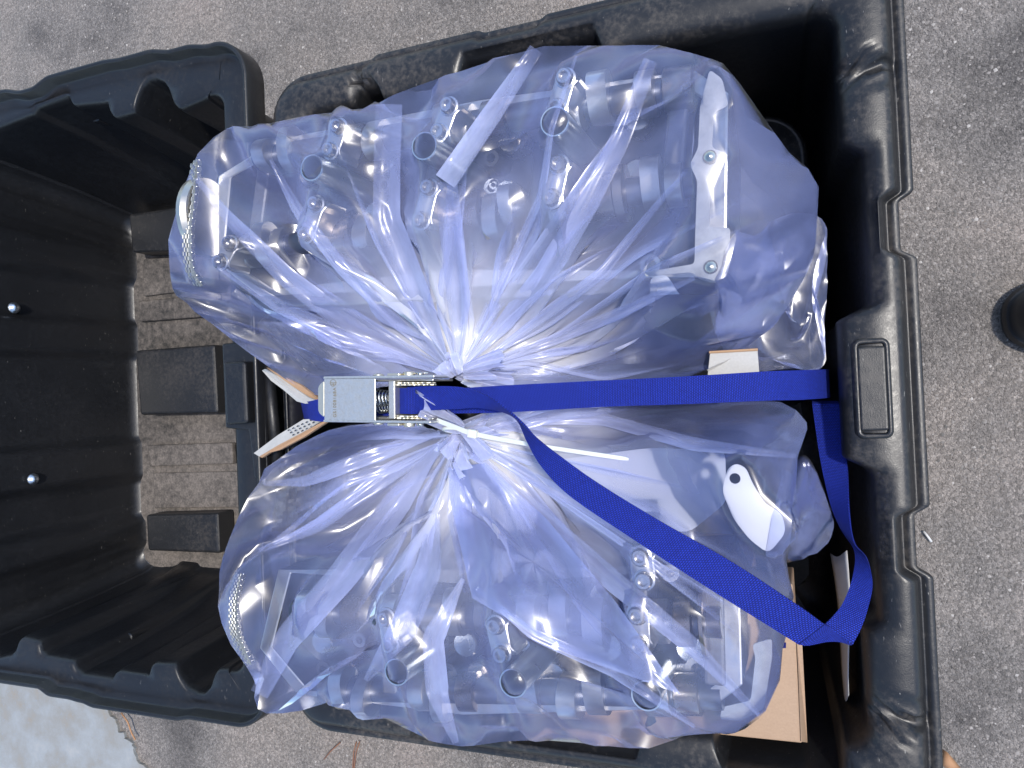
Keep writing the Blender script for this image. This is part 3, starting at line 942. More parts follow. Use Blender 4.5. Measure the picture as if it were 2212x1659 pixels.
def film_sim(tie, outline, NA, NR, dome, seed, iters=260, excess=(1.0, .10), tie_r=.008, grav=4.5e-5):
    """a sheet gathered at the tie and held along its outline, relaxed until it buckles into folds over the parts"""
    r_ = np.random.default_rng(seed)
    O = catmull(outline, NA)
    T = np.array(tie)
    dirv = O - T; dirv /= np.linalg.norm(dirv, axis=1)[:, None]
    rho = np.linspace(0, 1, NR) ** 1.0
    A = T + dirv * tie_r
    X = A[None] + (O - A)[None] * rho[:, None, None]
    bow = (1 - (2 * rho - 1) ** 4)
    X[..., 2] += dome * (bow * (1 - .45 * rho))[:, None]
    # fold seeds: wander slowly with radius, split outwards
    s = np.arange(NA) / NA
    ph = r_.uniform(0, 6.28, 12)
    f = np.zeros((NR, NA))
    for k, (n, w) in enumerate([(7, 1.), (13, .9), (23, .6), (37, .25)]):
        wob = .6 * np.sin(3 * rho + ph[k])[:, None] + .35 * np.sin(2 * np.pi * (s * 3 + ph[k + 4]))[None]
        f += w * np.abs(((s[None] * n + wob + ph[k + 6]) % 1) * 2 - 1)
    f -= f.mean()
    X[..., 2] += .006 * f * np.clip(rho * 6, 0, 1)[:, None] * np.clip((1 - rho) * 8, 0, 1)[:, None]
    X[1:-1] += r_.normal(0, .0004, X[1:-1].shape)
    dh = np.linalg.norm(np.diff(A[None] + (O - A)[None] * rho[:, None, None], axis=1), axis=2)
    arcO = np.linalg.norm(np.diff(O, axis=0), axis=1)
    ex = excess[1] + excess[0] * np.clip(1 - rho * 1.25, 0, 1) ** 2
    Rh = dh * (1 + ex)[:, None] + .00012
    dv = np.linalg.norm(O - A, axis=1) / (NR - 1)
    var = 1.03 + .05 * np.abs(np.interp(s, np.linspace(0, 1, 24), r_.uniform(0, 1, 24)))
    Rv = np.repeat((dv * var)[None], NR - 1, 0)
    Rd = np.sqrt(Rh[:-1] ** 2 + Rv[:, :-1] ** 2)
    W = np.ones((NR, NA, 1)); W[0] = 0; W[-1] = 0; W[:, 0] = W[:, -1] = 0
    def solve(ia, ib, rest, k):
        a, b = X[ia], X[ib]; wa, wb = W[ia], W[ib]
        d = b - a; L = np.sqrt((d * d).sum(-1, keepdims=True)) + 1e-9
        c = k * (L - rest[..., None]) / L / np.maximum(wa + wb, 1e-6) * d
        X[ia] += wa * c; X[ib] -= wb * c
    S = slice
    Vel = np.zeros_like(X)
    for it in range(iters):
        Xp = X.copy()
        X[1:-1, 1:-1] += .92 * Vel[1:-1, 1:-1]
        X[..., 2] -= grav * W[..., 0]
        for p in (0, 1):
            n = (NA - p) // 2
            solve((S(None), S(p, p + 2 * n - 1, 2)), (S(None), S(p + 1, p + 2 * n, 2)), Rh[:, p:p + 2 * n - 1:2], .9)
            n = (NR - p) // 2
            solve((S(p, p + 2 * n - 1, 2), S(None)), (S(p + 1, p + 2 * n, 2), S(None)), Rv[p:p + 2 * n - 1:2], .9)
            n = (NR - p) // 2
            solve((S(p, p + 2 * n - 1, 2), S(0, -1)), (S(p + 1, p + 2 * n, 2), S(1, None)), Rd[p:p + 2 * n - 1:2], .35)
            solve((S(p, p + 2 * n - 1, 2), S(1, None)), (S(p + 1, p + 2 * n, 2), S(0, -1)), Rd[p:p + 2 * n - 1:2], .35)
        # bending: keep next-but-one neighbours apart
        for q in (0, 1, 2, 3):
            n = (NA - 2 - q + 3) // 4
            ia = np.arange(q, NA - 2, 4)
            r2 = (Rh[:, ia] + Rh[:, ia + 1])
            solve((S(None), ia), (S(None), ia + 2), r2, .3)
            ja = np.arange(q, NR - 2, 4)
            r2 = (Rv[ja] + Rv[ja + 1])
            solve((ja, S(None)), (ja + 2, S(None)), r2, .25)
        for q in range(8):
            ia = np.arange(q, NA - 4, 8)
            solve((S(None), ia), (S(None), ia + 4), Rh[:, ia] + Rh[:, ia + 1] + Rh[:, ia + 2] + Rh[:, ia + 3], .10)
        low = film_height_lookup(X) + .0035
        X[..., 2] = np.where(W[..., 0] > 0, np.maximum(X[..., 2], low), X[..., 2])
        Vel = np.clip(X - Xp, -.004, .004)
    for _ in range(3):                                     # take off the finest crumple
        L = (X[:-2, 1:-1] + X[2:, 1:-1] + X[1:-1, :-2] + X[1:-1, 2:]) / 4
        X[1:-1, 1:-1] += .5 * (L - X[1:-1, 1:-1])
    return X, rho, O


def milky(NR, NA, seed):
    """soft cloudy areas of the film, longest along the folds"""
    r_ = np.random.default_rng(seed)
    g_ = r_.uniform(0, 1, (7, 15))
    iy = np.linspace(0, 6, NR); ix = np.linspace(0, 14, NA)
    rows_ = np.array([np.interp(ix, np.arange(15), g_[k]) for k in range(7)])
    return np.clip(np.array([np.interp(iy, np.arange(7), rows_[:, j]) for j in range(NA)]).T * 2.2 - .95, 0, 1)


def crease(me, ratio, angle=34):
    """let the film settle into flat facets with sharp creases between them"""
    o = bpy.data.objects.new('film', me); C.objects.link(o)
    d = o.modifiers.new('facets', 'DECIMATE'); d.ratio = ratio
    m2 = bpy.data.meshes.new_from_object(o.evaluated_get(bpy.context.evaluated_depsgraph_get()))
    bpy.data.objects.remove(o)
    m2.polygons.foreach_set('use_smooth', [True] * len(m2.polygons))
    m2.set_sharp_from_angle(angle=math.radians(angle))
    return m2


def add_attr(me, vals, fan_scale=1.0, along_scale=1.0, fade=None):
    vals = np.asarray(vals, np.float32)
    r, c = vals.shape
    if fade is None: fade = np.ones((r, c))
    for name, v in (('gather', vals), ('fade', fade), ('fan', np.repeat(np.linspace(0, fan_scale, c)[None], r, 0)), ('along', np.repeat(np.linspace(0, along_scale, r)[:, None], c, 1))):
        at = me.attributes.new(name, 'FLOAT', 'POINT')
        at.data.foreach_set('value', np.asarray(v, np.float32).reshape(-1))


def skirt(X, cen, drop, inward, n=8):
    O = X[-1]
    d = np.array(cen)[None, :2] - O[:, :2]; d /= np.linalg.norm(d, axis=1)[:, None]
    out = []
    for k in range(1, n + 1):
        t = k / n
        q = O.copy()
        q[:, :2] += d * (inward * (t ** 1.8))[..., None] if hasattr(inward, '__len__') else d * inward * t ** 1.8
        q[:, 2] -= drop * math.sin(t * math.pi / 2)
        out.append(q)
    return np.concatenate([X, np.array(out)], 0)


def surf_lookup(X):
    pts = X.reshape(-1, 3)
    cell = {}
    gx = np.floor(pts[:, 0] / .006).astype(int); gy = np.floor(pts[:, 1] / .006).astype(int)
    for a, b, z in zip(gx, gy, pts[:, 2]):
        k = (a, b)
        if k not in cell or cell[k] < z: cell[k] = z
    def f(x, y):
        a, b = math.floor(x / .006), math.floor(y / .006)
        best = None
        for rad in (0, 1, 2, 4):
            v = [cell[(a + i, b + j)] for i in range(-rad, rad + 1) for j in range(-rad, rad + 1) if (a + i, b + j) in cell]
            if v: best = max(v) if rad < 2 else sum(v) / len(v); break
        return best if best is not None else RIM
    return f


def on_surface(x, y, f, lift=0.0, z0=.08):
    z = z0
    for _ in range(5):
        p = P(x, y, z)
        z = f(p[0], p[1]) - RIM + lift
    return P(x, y, z)


def pleat(parent, f, px, widths, seed, lift=.004, gather=(.16, .45), n=46, near_first=None, end_fade=.45):
    """a folded-over strip of film standing off the bag: double layer with one raised crease"""
    r_ = np.random.default_rng(seed)
    if near_first is None: near_first = min(np.hypot(px[0][0] - 985, px[0][1] - 870), 9999) < np.hypot(px[-1][0] - 985, px[-1][1] - 870)
    q_ = np.array(px, float); d_ = np.r_[0, np.cumsum(np.linalg.norm(np.diff(q_, axis=0), axis=1))]
    s_ = np.linspace(0, d_[-1], n)
    c = np.column_stack([np.interp(s_, d_, q_[:, 0]), np.interp(s_, d_, q_[:, 1])])
    for _ in range(1): c[1:-1] = (c[:-2] + 2 * c[1:-1] + c[2:]) / 4
    w = np.interp(np.linspace(0, 1, n), np.linspace(0, 1, len(widths)), widths)
    t = np.gradient(c, axis=0); t /= np.linalg.norm(t, axis=1)[:, None] + 1e-9
    nn = np.column_stack([-t[:, 1], t[:, 0]])
    cols = 7
    zs = []
    for i in range(n):
        zs.append([on_surface(*(c[i] + nn[i] * w[i] * (u - .5)), f)[2] - RIM for u in np.linspace(0, 1, cols)])
    zs = np.array(zs)
    k = np.ones(7) / 7
    for j in range(cols):
        zs[:, j] = np.convolve(np.pad(zs[:, j], 3, 'edge'), k, 'valid')
    mean = zs.mean(1, keepdims=True); zs = mean + (zs - mean) * .35
    X = np.zeros((n, cols, 3))
    wav = np.cumsum(r_.normal(0, .0006, n))
    for i in range(n):
        env = math.sin(math.pi * min(max(i / (n - 1), .03), .97)) ** .4
        for j, u in enumerate(np.linspace(0, 1, cols)):
            q = c[i] + nn[i] * w[i] * (u - .5)
            h = lift * env * (.35 + 1.3 * abs(u - .5) * 2 if j not in (0, cols - 1) else .9) + wav[i] * (u - .5)
            X[i, j] = P(q[0], q[1], zs[i, j] + h)
    me = grid_mesh('pleat', X, up=True)
    if near_first: gather = gather[::-1]
    cf_ = np.array([1, 1, .9, .7, .5, .3, .05]) if end_fade == 0 else np.array([1, 1, 1, .9, .8, .7, .5]); cf_ = cf_[::-1] if seed % 2 else cf_
    tt = np.linspace(0, 1, n); tt = tt if near_first else tt[::-1]
    fd = np.interp(tt, [0, .6, 1], [1, 1, end_fade])[:, None] * cf_[None]
    add_attr(me, np.repeat(np.interp(np.linspace(0, 1, n), [0, .5, 1], [gather[0], (gather[0] + gather[1]) * .5, gather[1]])[:, None], cols, 1), .04, 1.0, fd)
    return link('pleat', me, M_PLEAT, parent)


def flap(parent, f, px, lift=.006, gather=.15, N=34, seed=1):
    """a loose corner of film lying over the bag, its edge sharp"""
    poly = np.array(px, float); m = len(poly)
    r_ = np.random.default_rng(seed)
    cen = poly.mean(0)
    per = np.concatenate([poly[i][None] * (1 - t) + poly[(i + 1) % m][None] * t for i in range(m) for t in np.linspace(0, 1, 14, endpoint=False)[:, None, None]])
    rings = 9; rows = []
    ph = r_.uniform(0, 6.28, 6)
    for k in range(rings):
        t = (k / (rings - 1))
        q = cen + (per - cen) * (t * .995 + .005)
        row = []
        for x, y in q:
            a = math.atan2(y - cen[1], x - cen[0])
            h = lift * (.5 + .5 * t) + .0035 * t * abs(math.sin(2 * a + ph[0])) + .002 * math.sin(7 * a + ph[1]) * t
            p = on_surface(x, y, f, 0)
            row.append((x, y, p[2] - RIM + h))
        rows.append(row)
    rows = np.array(rows)
    z = rows[..., 2]
    for _ in range(4):
        z = (z + np.roll(z, 1, 1) + np.roll(z, -1, 1)) / 3
    X = np.array([[P(a[0], a[1], zz) for a, zz in zip(r0, zr)] for r0, zr in zip(rows, z)])
    me = grid_mesh('flap', X, True, up=True)
    add_attr(me, np.full(X.shape[:2], gather), 0.0, .25)
    return link('flap', me, M_PLEAT, parent)


def tuft(parent, px0, px1, z0, z1, w0, w1, seed, turns=3, name='gathered_neck'):
    """the bunched neck of a bag: a few folded layers of film spreading from the tie"""
    r_ = np.random.default_rng(seed)
    a, b = P(*px0, z0), P(*px1, z1)
    ax = b - a; L = np.linalg.norm(ax); ax /= L
    u = np.cross(ax, [0, 0, 1]); u /= np.linalg.norm(u); v = np.cross(u, ax)
    n, m = 16, 120
    X = np.zeros((n, m, 3)); ph = r_.uniform(0, 6.28, 8)
    for i in range(n):
        t = i / (n - 1)
        rr = w0 * (1 - t) + w1 * t ** .7
        for j in range(m):
            q = j / (m - 1)
            lat = (q * 2 - 1)                                # from one side to the other, folding to and fro
            zig = abs(((q * turns * 2 + .12 * math.sin(4 * t + ph[0])) % 1) * 2 - 1)
            k = L * t * (1 + .18 * math.sin(5 * q + ph[2]) + .10 * math.sin(13 * q + ph[3]))
            X[i, j] = a + ax * k + u * rr * (lat + .35 * math.sin(9 * q + ph[4])) + v * (rr * .75 * (zig - .5) + .35 * w1 * t * math.sin(3 * t + ph[5] + 4 * q))
    me = grid_mesh(name, X, up=True)
    add_attr(me, np.full((n, m), .5), .5)
    return link(name, me, M_PLEAT, parent)


smooth_hf(3)

# ---- upper bag
UP = [(700, 858, .035), (650, 840, .03), (560, 780, .04), (470, 710, .05), (380, 640, .06), (368, 590, .08), (364, 525, .09), (374, 480, .09), (410, 372, .08), (438, 318, .075), (495, 275, .06), (545, 272, .05),
      (640, 254, .045), (740, 240, .04), (810, 236, .045), (816, 222, .05), (862, 200, .05), (1000, 152, .05), (1165, 103, .045), (1300, 99, .045), (1418, 98, .05), (1480, 112, .055), (1555, 136, .075), (1590, 170, .06),
      (1640, 240, .03), (1700, 322, .015), (1764, 390, .0), (1764, 480, -.005), (1752, 570, -.005), (1690, 680, .0), (1620, 745, .015), (1545, 790, .03), (1420, 836, .04), (1250, 852, .042), (1090, 862, .045)]
bag1 = empty('clear_bag', P(1050, 450, -.1))
tag(bag1, 'lavender tinted clear plastic bag above the blue strap, pleats gathered to a knot', 'plastic bag', 'tied plastic bags in the tote')
X1, rho1, O1 = film_sim(P(985, 815, .055), [P(x, y, z) for x, y, z in UP], 270, 120, .022, 3)
f1 = surf_lookup(X1)
cen = P(1050, 450, 0)
Xs = skirt(X1, cen, .10, .05)
me = grid_mesh('film', Xs, up=True)
gat = np.concatenate([np.clip(np.repeat((np.clip(1 - rho1 * 1.4, 0, 1) ** 1.15)[:, None], X1.shape[1], 1) + .48 * milky(*X1.shape[:2], 51) * np.clip(1.05 - rho1, 0, 1)[:, None], 0, 1), np.zeros((len(Xs) - len(X1), X1.shape[1]))])
add_attr(me, gat)
link('film', crease(me, .07), M_FILM, bag1)
# ---- lower bag
LO = [(890, 905, .05), (820, 912, .045), (722, 926, .04), (640, 965, .035), (562, 1028, .04), (500, 1150, .055), (472, 1240, .06), (472, 1320, .06), (498, 1390, .06), (545, 1462, .06), (550, 1515, .055), (568, 1540, .05), (640, 1537, .045),
      (730, 1514, .04), (775, 1522, .035), (900, 1585, .03), (990, 1612, .028), (1110, 1600, .03), (1220, 1602, .03), (1370, 1617, .03), (1425, 1611, .03), (1500, 1582, .02), (1570, 1585, .01), (1632, 1558, .005), (1680, 1480, .01), (1692, 1400, .02),
      (1714, 1300, .03), (1700, 1215, .04), (1714, 1130, .04), (1722, 1000, .035), (1742, 915, .015), (1690, 870, .02), (1590, 862, .03), (1440, 838, .05), (1250, 858, .048), (1090, 880, .045)]
bag2 = empty('clear_bag', P(1100, 1300, -.1))
tag(bag2, 'lavender tinted clear plastic bag below the blue strap, closed with a white cable tie', 'plastic bag', 'tied plastic bags in the tote')
X2, rho2, O2 = film_sim(P(985, 935, .06), [P(x, y, z) for x, y, z in LO], 290, 120, .022, 11)
f2 = surf_lookup(X2)
Xs = skirt(X2, P(1100, 1280, 0), .09, .05)
me = grid_mesh('film', Xs, up=True)
gat = np.concatenate([np.clip(np.repeat((np.clip(1 - rho2 * 1.4, 0, 1) ** 1.15)[:, None], X2.shape[1], 1) + .48 * milky(*X2.shape[:2], 52) * np.clip(1.05 - rho2, 0, 1)[:, None], 0, 1), np.zeros((len(Xs) - len(X2), X2.shape[1]))])
add_attr(me, gat)
link('film', crease(me, .07), M_FILM, bag2)
for i, (px, w) in enumerate([
        ([(840, 225), (836, 350), (835, 472), (905, 640), (968, 785)], [58, 58, 60, 50, 8]),
        ([(1158, 106), (1060, 250), (962, 392)], [30, 44, 50]),
        ([(962, 392), (975, 500), (990, 640), (992, 790)], [50, 52, 50, 8]),
        ([(1405, 130), (1340, 300), (1270, 440), (1180, 590), (1070, 720), (1005, 790)], [30, 44, 46, 52, 40, 8]),
        ([(424, 385), (500, 478), (620, 600), (770, 715), (960, 800)], [10, 36, 46, 40, 8]),
        ([(585, 345), (640, 450), (740, 580), (860, 700), (970, 795)], [8, 28, 30, 26, 8]),
        ([(1500, 600), (1330, 680), (1180, 740), (1020, 800)], [10, 26, 24, 8]),
        ([(470, 575), (600, 660), (780, 745), (955, 806)], [10, 32, 34, 8]),
        ([(1245, 120), (1190, 280), (1170, 420), (1090, 600), (1010, 780)], [6, 14, 18, 20, 6]),
        ([(1500, 350), (1430, 430), (1300, 590), (1030, 790)], [6, 20, 28, 8])]):
    pleat(bag1, f1, px, w, 20 + i)
for i, (px, w) in enumerate([
        ([(960, 945), (870, 1070), (740, 1245), (620, 1380), (560, 1500)], [8, 60, 66, 60, 40]),
        ([(965, 950), (820, 1040), (680, 1140), (560, 1190)], [8, 34, 30, 10]),
        ([(950, 935), (800, 985), (660, 1040), (570, 1045)], [8, 36, 30, 8]),
        ([(940, 1110), (925, 1230), (870, 1360), (790, 1470)], [20, 60, 60, 12]),
        ([(1000, 1250), (935, 1380), (945, 1500), (985, 1605)], [10, 46, 50, 14]),
        ([(1000, 950), (1130, 1080), (1330, 1260), (1500, 1400), (1640, 1545)], [8, 40, 46, 40, 10]),
        ([(1010, 945), (1200, 1060), (1420, 1190), (1560, 1300)], [8, 28, 28, 8]),
        ([(1030, 1270), (1150, 1370), (1330, 1450), (1500, 1570)], [10, 26, 30, 8]),
        ([(985, 950), (985, 1080), (1010, 1280)], [8, 46, 20]),
        ([(1060, 915), (1300, 905), (1500, 960), (1720, 985)], [8, 26, 30, 10])]):
    pleat(bag2, f2, px, w, 40 + i)
flap(bag2, f2, [(968, 1010), (972, 1080), (1020, 1292), (1226, 1412), (1470, 1500), (1330, 1300), (1180, 1120), (1050, 1000)], seed=3)


def fine_pleats(parent, f, tie_px, outline, count, seed):
    """narrow gathered folds fanning out from the tie"""
    r_ = np.random.default_rng(seed)
    o_ = np.array([(x, y) for x, y, z in outline], float)
    d_ = np.r_[0, np.cumsum(np.linalg.norm(np.diff(o_, axis=0), axis=1))]
    for k in range(count):
        s_ = d_[-1] * (.05 + .9 * (k + r_.uniform(.1, .9)) / count)
        e = np.array([np.interp(s_, d_, o_[:, 0]), np.interp(s_, d_, o_[:, 1])])
        t = np.array(tie_px, float); L = np.linalg.norm(e - t)
        end = r_.choice([.45, .6, .75, .9]) * r_.uniform(.9, 1.04)
        nn = np.array([-(e - t)[1], (e - t)[0]]) / L
        pts = [t + (e - t) * .04]
        for q in (.3, .62):
            pts.append(t + (e - t) * end * q + nn * r_.normal(0, .022) * L)
        pts.append(t + (e - t) * end)
        w = r_.uniform(12, 36)
        pleat(parent, f, [tuple(p) for p in pts], [4, w * .8, w, 2], seed * 100 + k, lift=.0025, gather=(.10, .55), n=30, end_fade=0.0)


fine_pleats(bag1, f1, (985, 808), UP, 22, 5)
fine_pleats(bag2, f2, (985, 938), LO, 24, 6)
tuft(bag1, (985, 806), (1100, 815), .050, .050, .005, .013, 3)
tuft(bag1, (1000, 806), (1080, 788), .056, .062, .004, .012, 4)
tuft(bag1, (985, 812), (965, 775), .06, .066, .006, .012, 9)
tuft(bag2, (1000, 928), (908, 884), .070, .092, .005, .013, 5)
tuft(bag2, (985, 930), (1070, 912), .054, .054, .005, .012, 6)
tuft(bag2, (985, 935), (1030, 1000), .068, .080, .006, .016, 8)
tuft(bag2, (990, 940), (960, 985), .068, .080, .006, .014, 12)


def lobe(label, ring_px, top, seed):
    b = empty('clear_bag', P(*ring_px[0][:2], -.15))
    tag(b, label, 'plastic bag')
    O = [P(x, y, z) for x, y, z in ring_px] + [P(*ring_px[0])]
    c = np.mean([P(x, y, top) for x, y, z in ring_px], axis=0)
    keep = HF.copy()
    X, rho, _ = film_sim(c, O, 110, 50, .0, seed, 120, (.1, .12), .002)
    Xs = skirt(X, c, .10, .02)
    me = grid_mesh('film', Xs, up=True)
    add_attr(me, np.full(Xs.shape[:2], .08))
    link('film', crease(me, .12), M_FILM, b)
    return b


lobe('loose clear bag end between the upper bag and the right tote wall', [(1660, 480, -.04), (1730, 470, -.05), (1776, 500, -.06), (1784, 600, -.07), (1778, 720, -.08), (1772, 790, -.09), (1690, 800, -.07), (1600, 800, -.05), (1560, 740, -.03), (1580, 620, -.03)], -.01, 31)
lobe('small folded clear bag end beside the white plate, by the loose strap', [(1690, 1010, -.03), (1745, 990, -.05), (1790, 1085, -.05), (1798, 1140, -.05), (1770, 1180, -.05), (1700, 1215, -.03), (1660, 1180, -.02)], .0, 33)


# ================================================================== ratchet strap
strap = empty('ratchet_strap', P(900, 862, -.02))
tag(strap, 'blue webbing tie-down strap with a silver ratchet buckle across both bags', 'ratchet strap')


def ribbon(pairs, name, parent, n=160, th=.0016, cols=5, mat=None, crown=.0, smooth_path=True):
    """webbing laid through pairs of edge points (x, y, height) of both edges"""
    A = [P(*a) for a, b in pairs]; B = [P(*b) for a, b in pairs]
    AB = catmull(np.hstack([np.array(A), np.array(B)]), n) if smooth_path else np.hstack([np.array(A), np.array(B)])
    n = len(AB)
    a, b = AB[:, :3], AB[:, 3:]
    c = (a + b) / 2
    L = np.r_[0, np.cumsum(np.linalg.norm(np.diff(c, axis=0), axis=1))]
    t = np.gradient(c, axis=0); nrm = np.cross(t, b - a); nrm /= np.linalg.norm(nrm, axis=1)[:, None] + 1e-9
    us = np.linspace(0, 1, cols)
    top = np.stack([a * (1 - u) + b * u + nrm * (th / 2 + crown * (1 - (2 * u - 1) ** 2)) for u in us], 1)
    bot = np.stack([a * (1 - u) + b * u - nrm * (th / 2 - crown * (1 - (2 * u - 1) ** 2)) for u in us], 1)
    ring = np.concatenate([top, bot[:, ::-1]], 1)
    me = grid_mesh(name, ring, True)
    uvu = np.r_[us, us[::-1]] * 11
    uv = me.uv_layers.new(name='UVMap')
    li = np.zeros(len(me.loops), np.int32); me.loops.foreach_get('vertex_index', li)
    m = 2 * cols
    co = np.column_stack([uvu[li % m], L[li // m] / .0254 * 11])
    uv.data.foreach_set('uv', co.reshape(-1).astype(np.float32))
    o = link(name, me, mat or M_WEB, parent)
    o.modifiers.new('edge', 'EDGE_SPLIT').split_angle = math.radians(50)
    return o


# tight run to the right, down between bag and wall
ribbon([((905, 836, .075), (905, 892, .075)), ((990, 838, .072), (990, 893, .072)), ((1100, 832, .068), (1110, 890, .068)), ((1300, 822, .062), (1300, 879, .062)), ((1480, 813, .055), (1480, 873, .055)),
        ((1640, 803, .035), (1645, 866, .035)), ((1720, 800, .008), (1722, 864, .008)), ((1780, 798, -.035), (1783, 860, -.035)), ((1788, 800, -.06), (1790, 857, -.06)), ((1772, 803, -.12), (1774, 855, -.12)), ((1760, 803, -.21), (1762, 852, -.21))], 'webbing', strap)
# loose tail: twists over, loops out above the lower bag and back down the right side
tail = [((880, 836, .088), (880, 892, .088)), ((935, 834, .092), (938, 886, .092)), ((1000, 837, .100), (985, 884, .098)), ((1055, 856, .112), (1035, 881, .104)), ((1100, 888, .124), (1085, 889, .106)), ((1133, 918, .134), (1118, 908, .116)),
        ((1158, 945, .142), (1140, 955, .134)), ((1210, 985, .15), (1170, 1008, .15)), ((1290, 1042, .156), (1232, 1072, .158)), ((1420, 1122, .16), (1370, 1166, .162)), ((1580, 1213, .158), (1530, 1270, .16)), ((1720, 1305, .148), (1650, 1345, .15)), ((1780, 1348, .140), (1724, 1391, .142))]
ribbon(tail, 'strap_tail', strap)
ribbon([((1780, 1348, .140), (1724, 1391, .142)), ((1788, 1352, .136), (1745, 1393, .138)), ((1800, 1362, .128), (1785, 1386, .132)), ((1818, 1375, .122), (1815, 1386, .120)), ((1841, 1391, .116), (1838, 1392, .112))], 'strap_fold', strap, 30)
ribbon([((1841, 1392, .113), (1780, 1350, .118)), ((1858, 1360, .108), (1800, 1330, .112)), ((1873, 1320, .10), (1822, 1300, .10)), ((1885, 1262, .085), (1842, 1245, .08)), ((1872, 1205, .06), (1846, 1190, .04)), ((1845, 1170, .03), (1815, 1140, .0)), ((1834, 1100, -.01), (1795, 1090, -.03)), ((1830, 1000, -.035), (1773, 995, -.045)), ((1815, 890, -.045), (1757, 888, -.052)), ((1813, 874, -.048), (1755, 872, -.055)), ((1809, 868, -.06), (1754, 867, -.066))], 'strap_tail', strap)
# short run from the buckle to the left
ribbon([((850, 846, .060), (850, 902, .060)), ((760, 850, .058), (760, 912, .058)), ((700, 860, .054), (704, 911, .054)), ((672, 866, .045), (680, 909, .046)), ((655, 868, .02), (664, 905, .02)), ((648, 866, -.05), (655, 903, -.05))], 'webbing', strap, 60)
# roll of webbing on the spool
sp0, sp1 = V(891, 838, .080), V(891, 893, .080)
ax = (sp1 - sp0).normalized()
prof_n = 48; rows = []
for k in range(prof_n):
    a_ = 2 * math.pi * k / prof_n
    u_ = ax.orthogonal().normalized(); w_ = ax.cross(u_)
    e = (u_ * math.cos(a_) + w_ * math.sin(a_)) * .0125
    rows.append([tuple(sp0 + (sp1 - sp0) * t + e) for t in np.linspace(0, 1, 6)])
me = grid_mesh('spool_roll', np.array(rows + rows[:1]))
uv = me.uv_layers.new(name='UVMap'); li = np.zeros(len(me.loops), np.int32); me.loops.foreach_get('vertex_index', li)
uv.data.foreach_set('uv', np.column_stack([(li % 6) / 5 * 11, (li // 6) / prof_n * 34]).reshape(-1).astype(np.float32))
link('spool_roll', me, M_WEB, strap)

buckle = []
up = Vector((0, 0, 1))
right = (V(900, 862, .09) - V(800, 862, .09)).normalized()
fwd = Vector((-right.y, right.x, 0))                     # towards the top of the frame
BM = Matrix((right, fwd, up)).transposed()


def bbox(name, x0, x1, y0, y1, z0, z1, mat, bev=.0008):
    a, b, d = V(x0, y0, z1), V(x1, y0, z1), V(x0, y1, z1)
    c = (b + d) / 2; c.z = RIM + (z0 + z1) / 2
    return MB().box(c, ((b - a).length, (d - a).length, z1 - z0), M=BM).build(name, mat, strap, bevel=bev)


# handle: a folded plate with two side walls, a rounded lip at the left and stamped marks
hz = .106
bbox('handle', 700, 811, 818, 907, hz - .0016, hz, M_ZINC, .0007)
bbox('handle_side', 698, 938, 811.5, 817, hz - .030, hz - .0005, M_ZINC)
bbox('handle_side', 698, 930, 908, 913, hz - .030, hz - .0005, M_ZINC)
lip = [(700, 822), (700, 902), (690, 893), (687, 886), (687, 838), (690, 831)]
MB().prism([P(x, y, hz - .001)[:2] for x, y in rounded(lip, 5)], RIM + hz - .0026, RIM + hz - .0010).build('handle_lip', M_BRASS, strap, bevel=.0005)
for y in (826, 899):
    pass
# cross bar (pawl), its return springs and pins
bbox('pawl', 839, 853, 822, 905, .074, .098, M_ZINC)
bbox('pawl_ear', 836, 862, 806, 812, .078, .100, M_BRASS)
bbox('pawl_ear', 836, 862, 914, 920, .078, .100, M_BRASS)
bbox('pawl_guide', 812, 842, 852, 868, .084, .090, M_STEEL)
bbox('pawl_guide', 820, 850, 884, 890, .076, .082, M_STEEL)
for (x0, x1, y, z, r) in ((812, 846, 860, .089, .0085), (820, 848, 876, .078, .0075)):
    a, b = V(x0, y, z), V(x1, y, z)
    d = b - a
    pts_ = []
    for i in range(90):
        t = i / 89; q = t * 2 * math.pi * 5
        pts_.append(a + d * t + fwd * (r * (1 - .25 * t) * math.cos(q)) + up * (r * (1 - .25 * t) * math.sin(q)))
    MB().tube(pts_, .0007, 6).build('spring', M_TUBE, strap, smooth=True)
# frame side plates with toothed wheels on the spool
for (yo, yi) in ((819.5, 824), (901, 905)):
    bbox('frame_side', 720, 936, yo, yi, .048, .090, M_ZINC)
for (y0, y1, y2) in ((833, 829, 825), (896, 900, 904)):
    for (ya, yb, nt, off) in ((y0, y1 + (y0 - y1) * .3, 13, 0), (y1, y2, 13, .2)):
        a, b = V(898, ya, .080), V(898, yb, .080)
        ax_ = (b - a).normalized(); w = .0016
        n = nt * 4; vs = []
        u_ = Vector((right)); w2 = ax_.cross(u_)
        for e in (0, w):
            for k in range(n):
                t = 2 * math.pi * k / n + off
                rr = .0195 if (k % 4) in (0, 1) else .0165
                vs.append(a + ax_ * e + u_ * (rr * math.cos(t)) + w2 * (rr * math.sin(t)))
        fs = [(k, (k + 1) % n, n + (k + 1) % n, n + k) for k in range(n)] + [tuple(range(n)), tuple(range(n, 2 * n))[::-1]]
        MB().add(vs, fs).build('ratchet_wheel', M_BRASS, strap, bevel=.0004, seg=1)
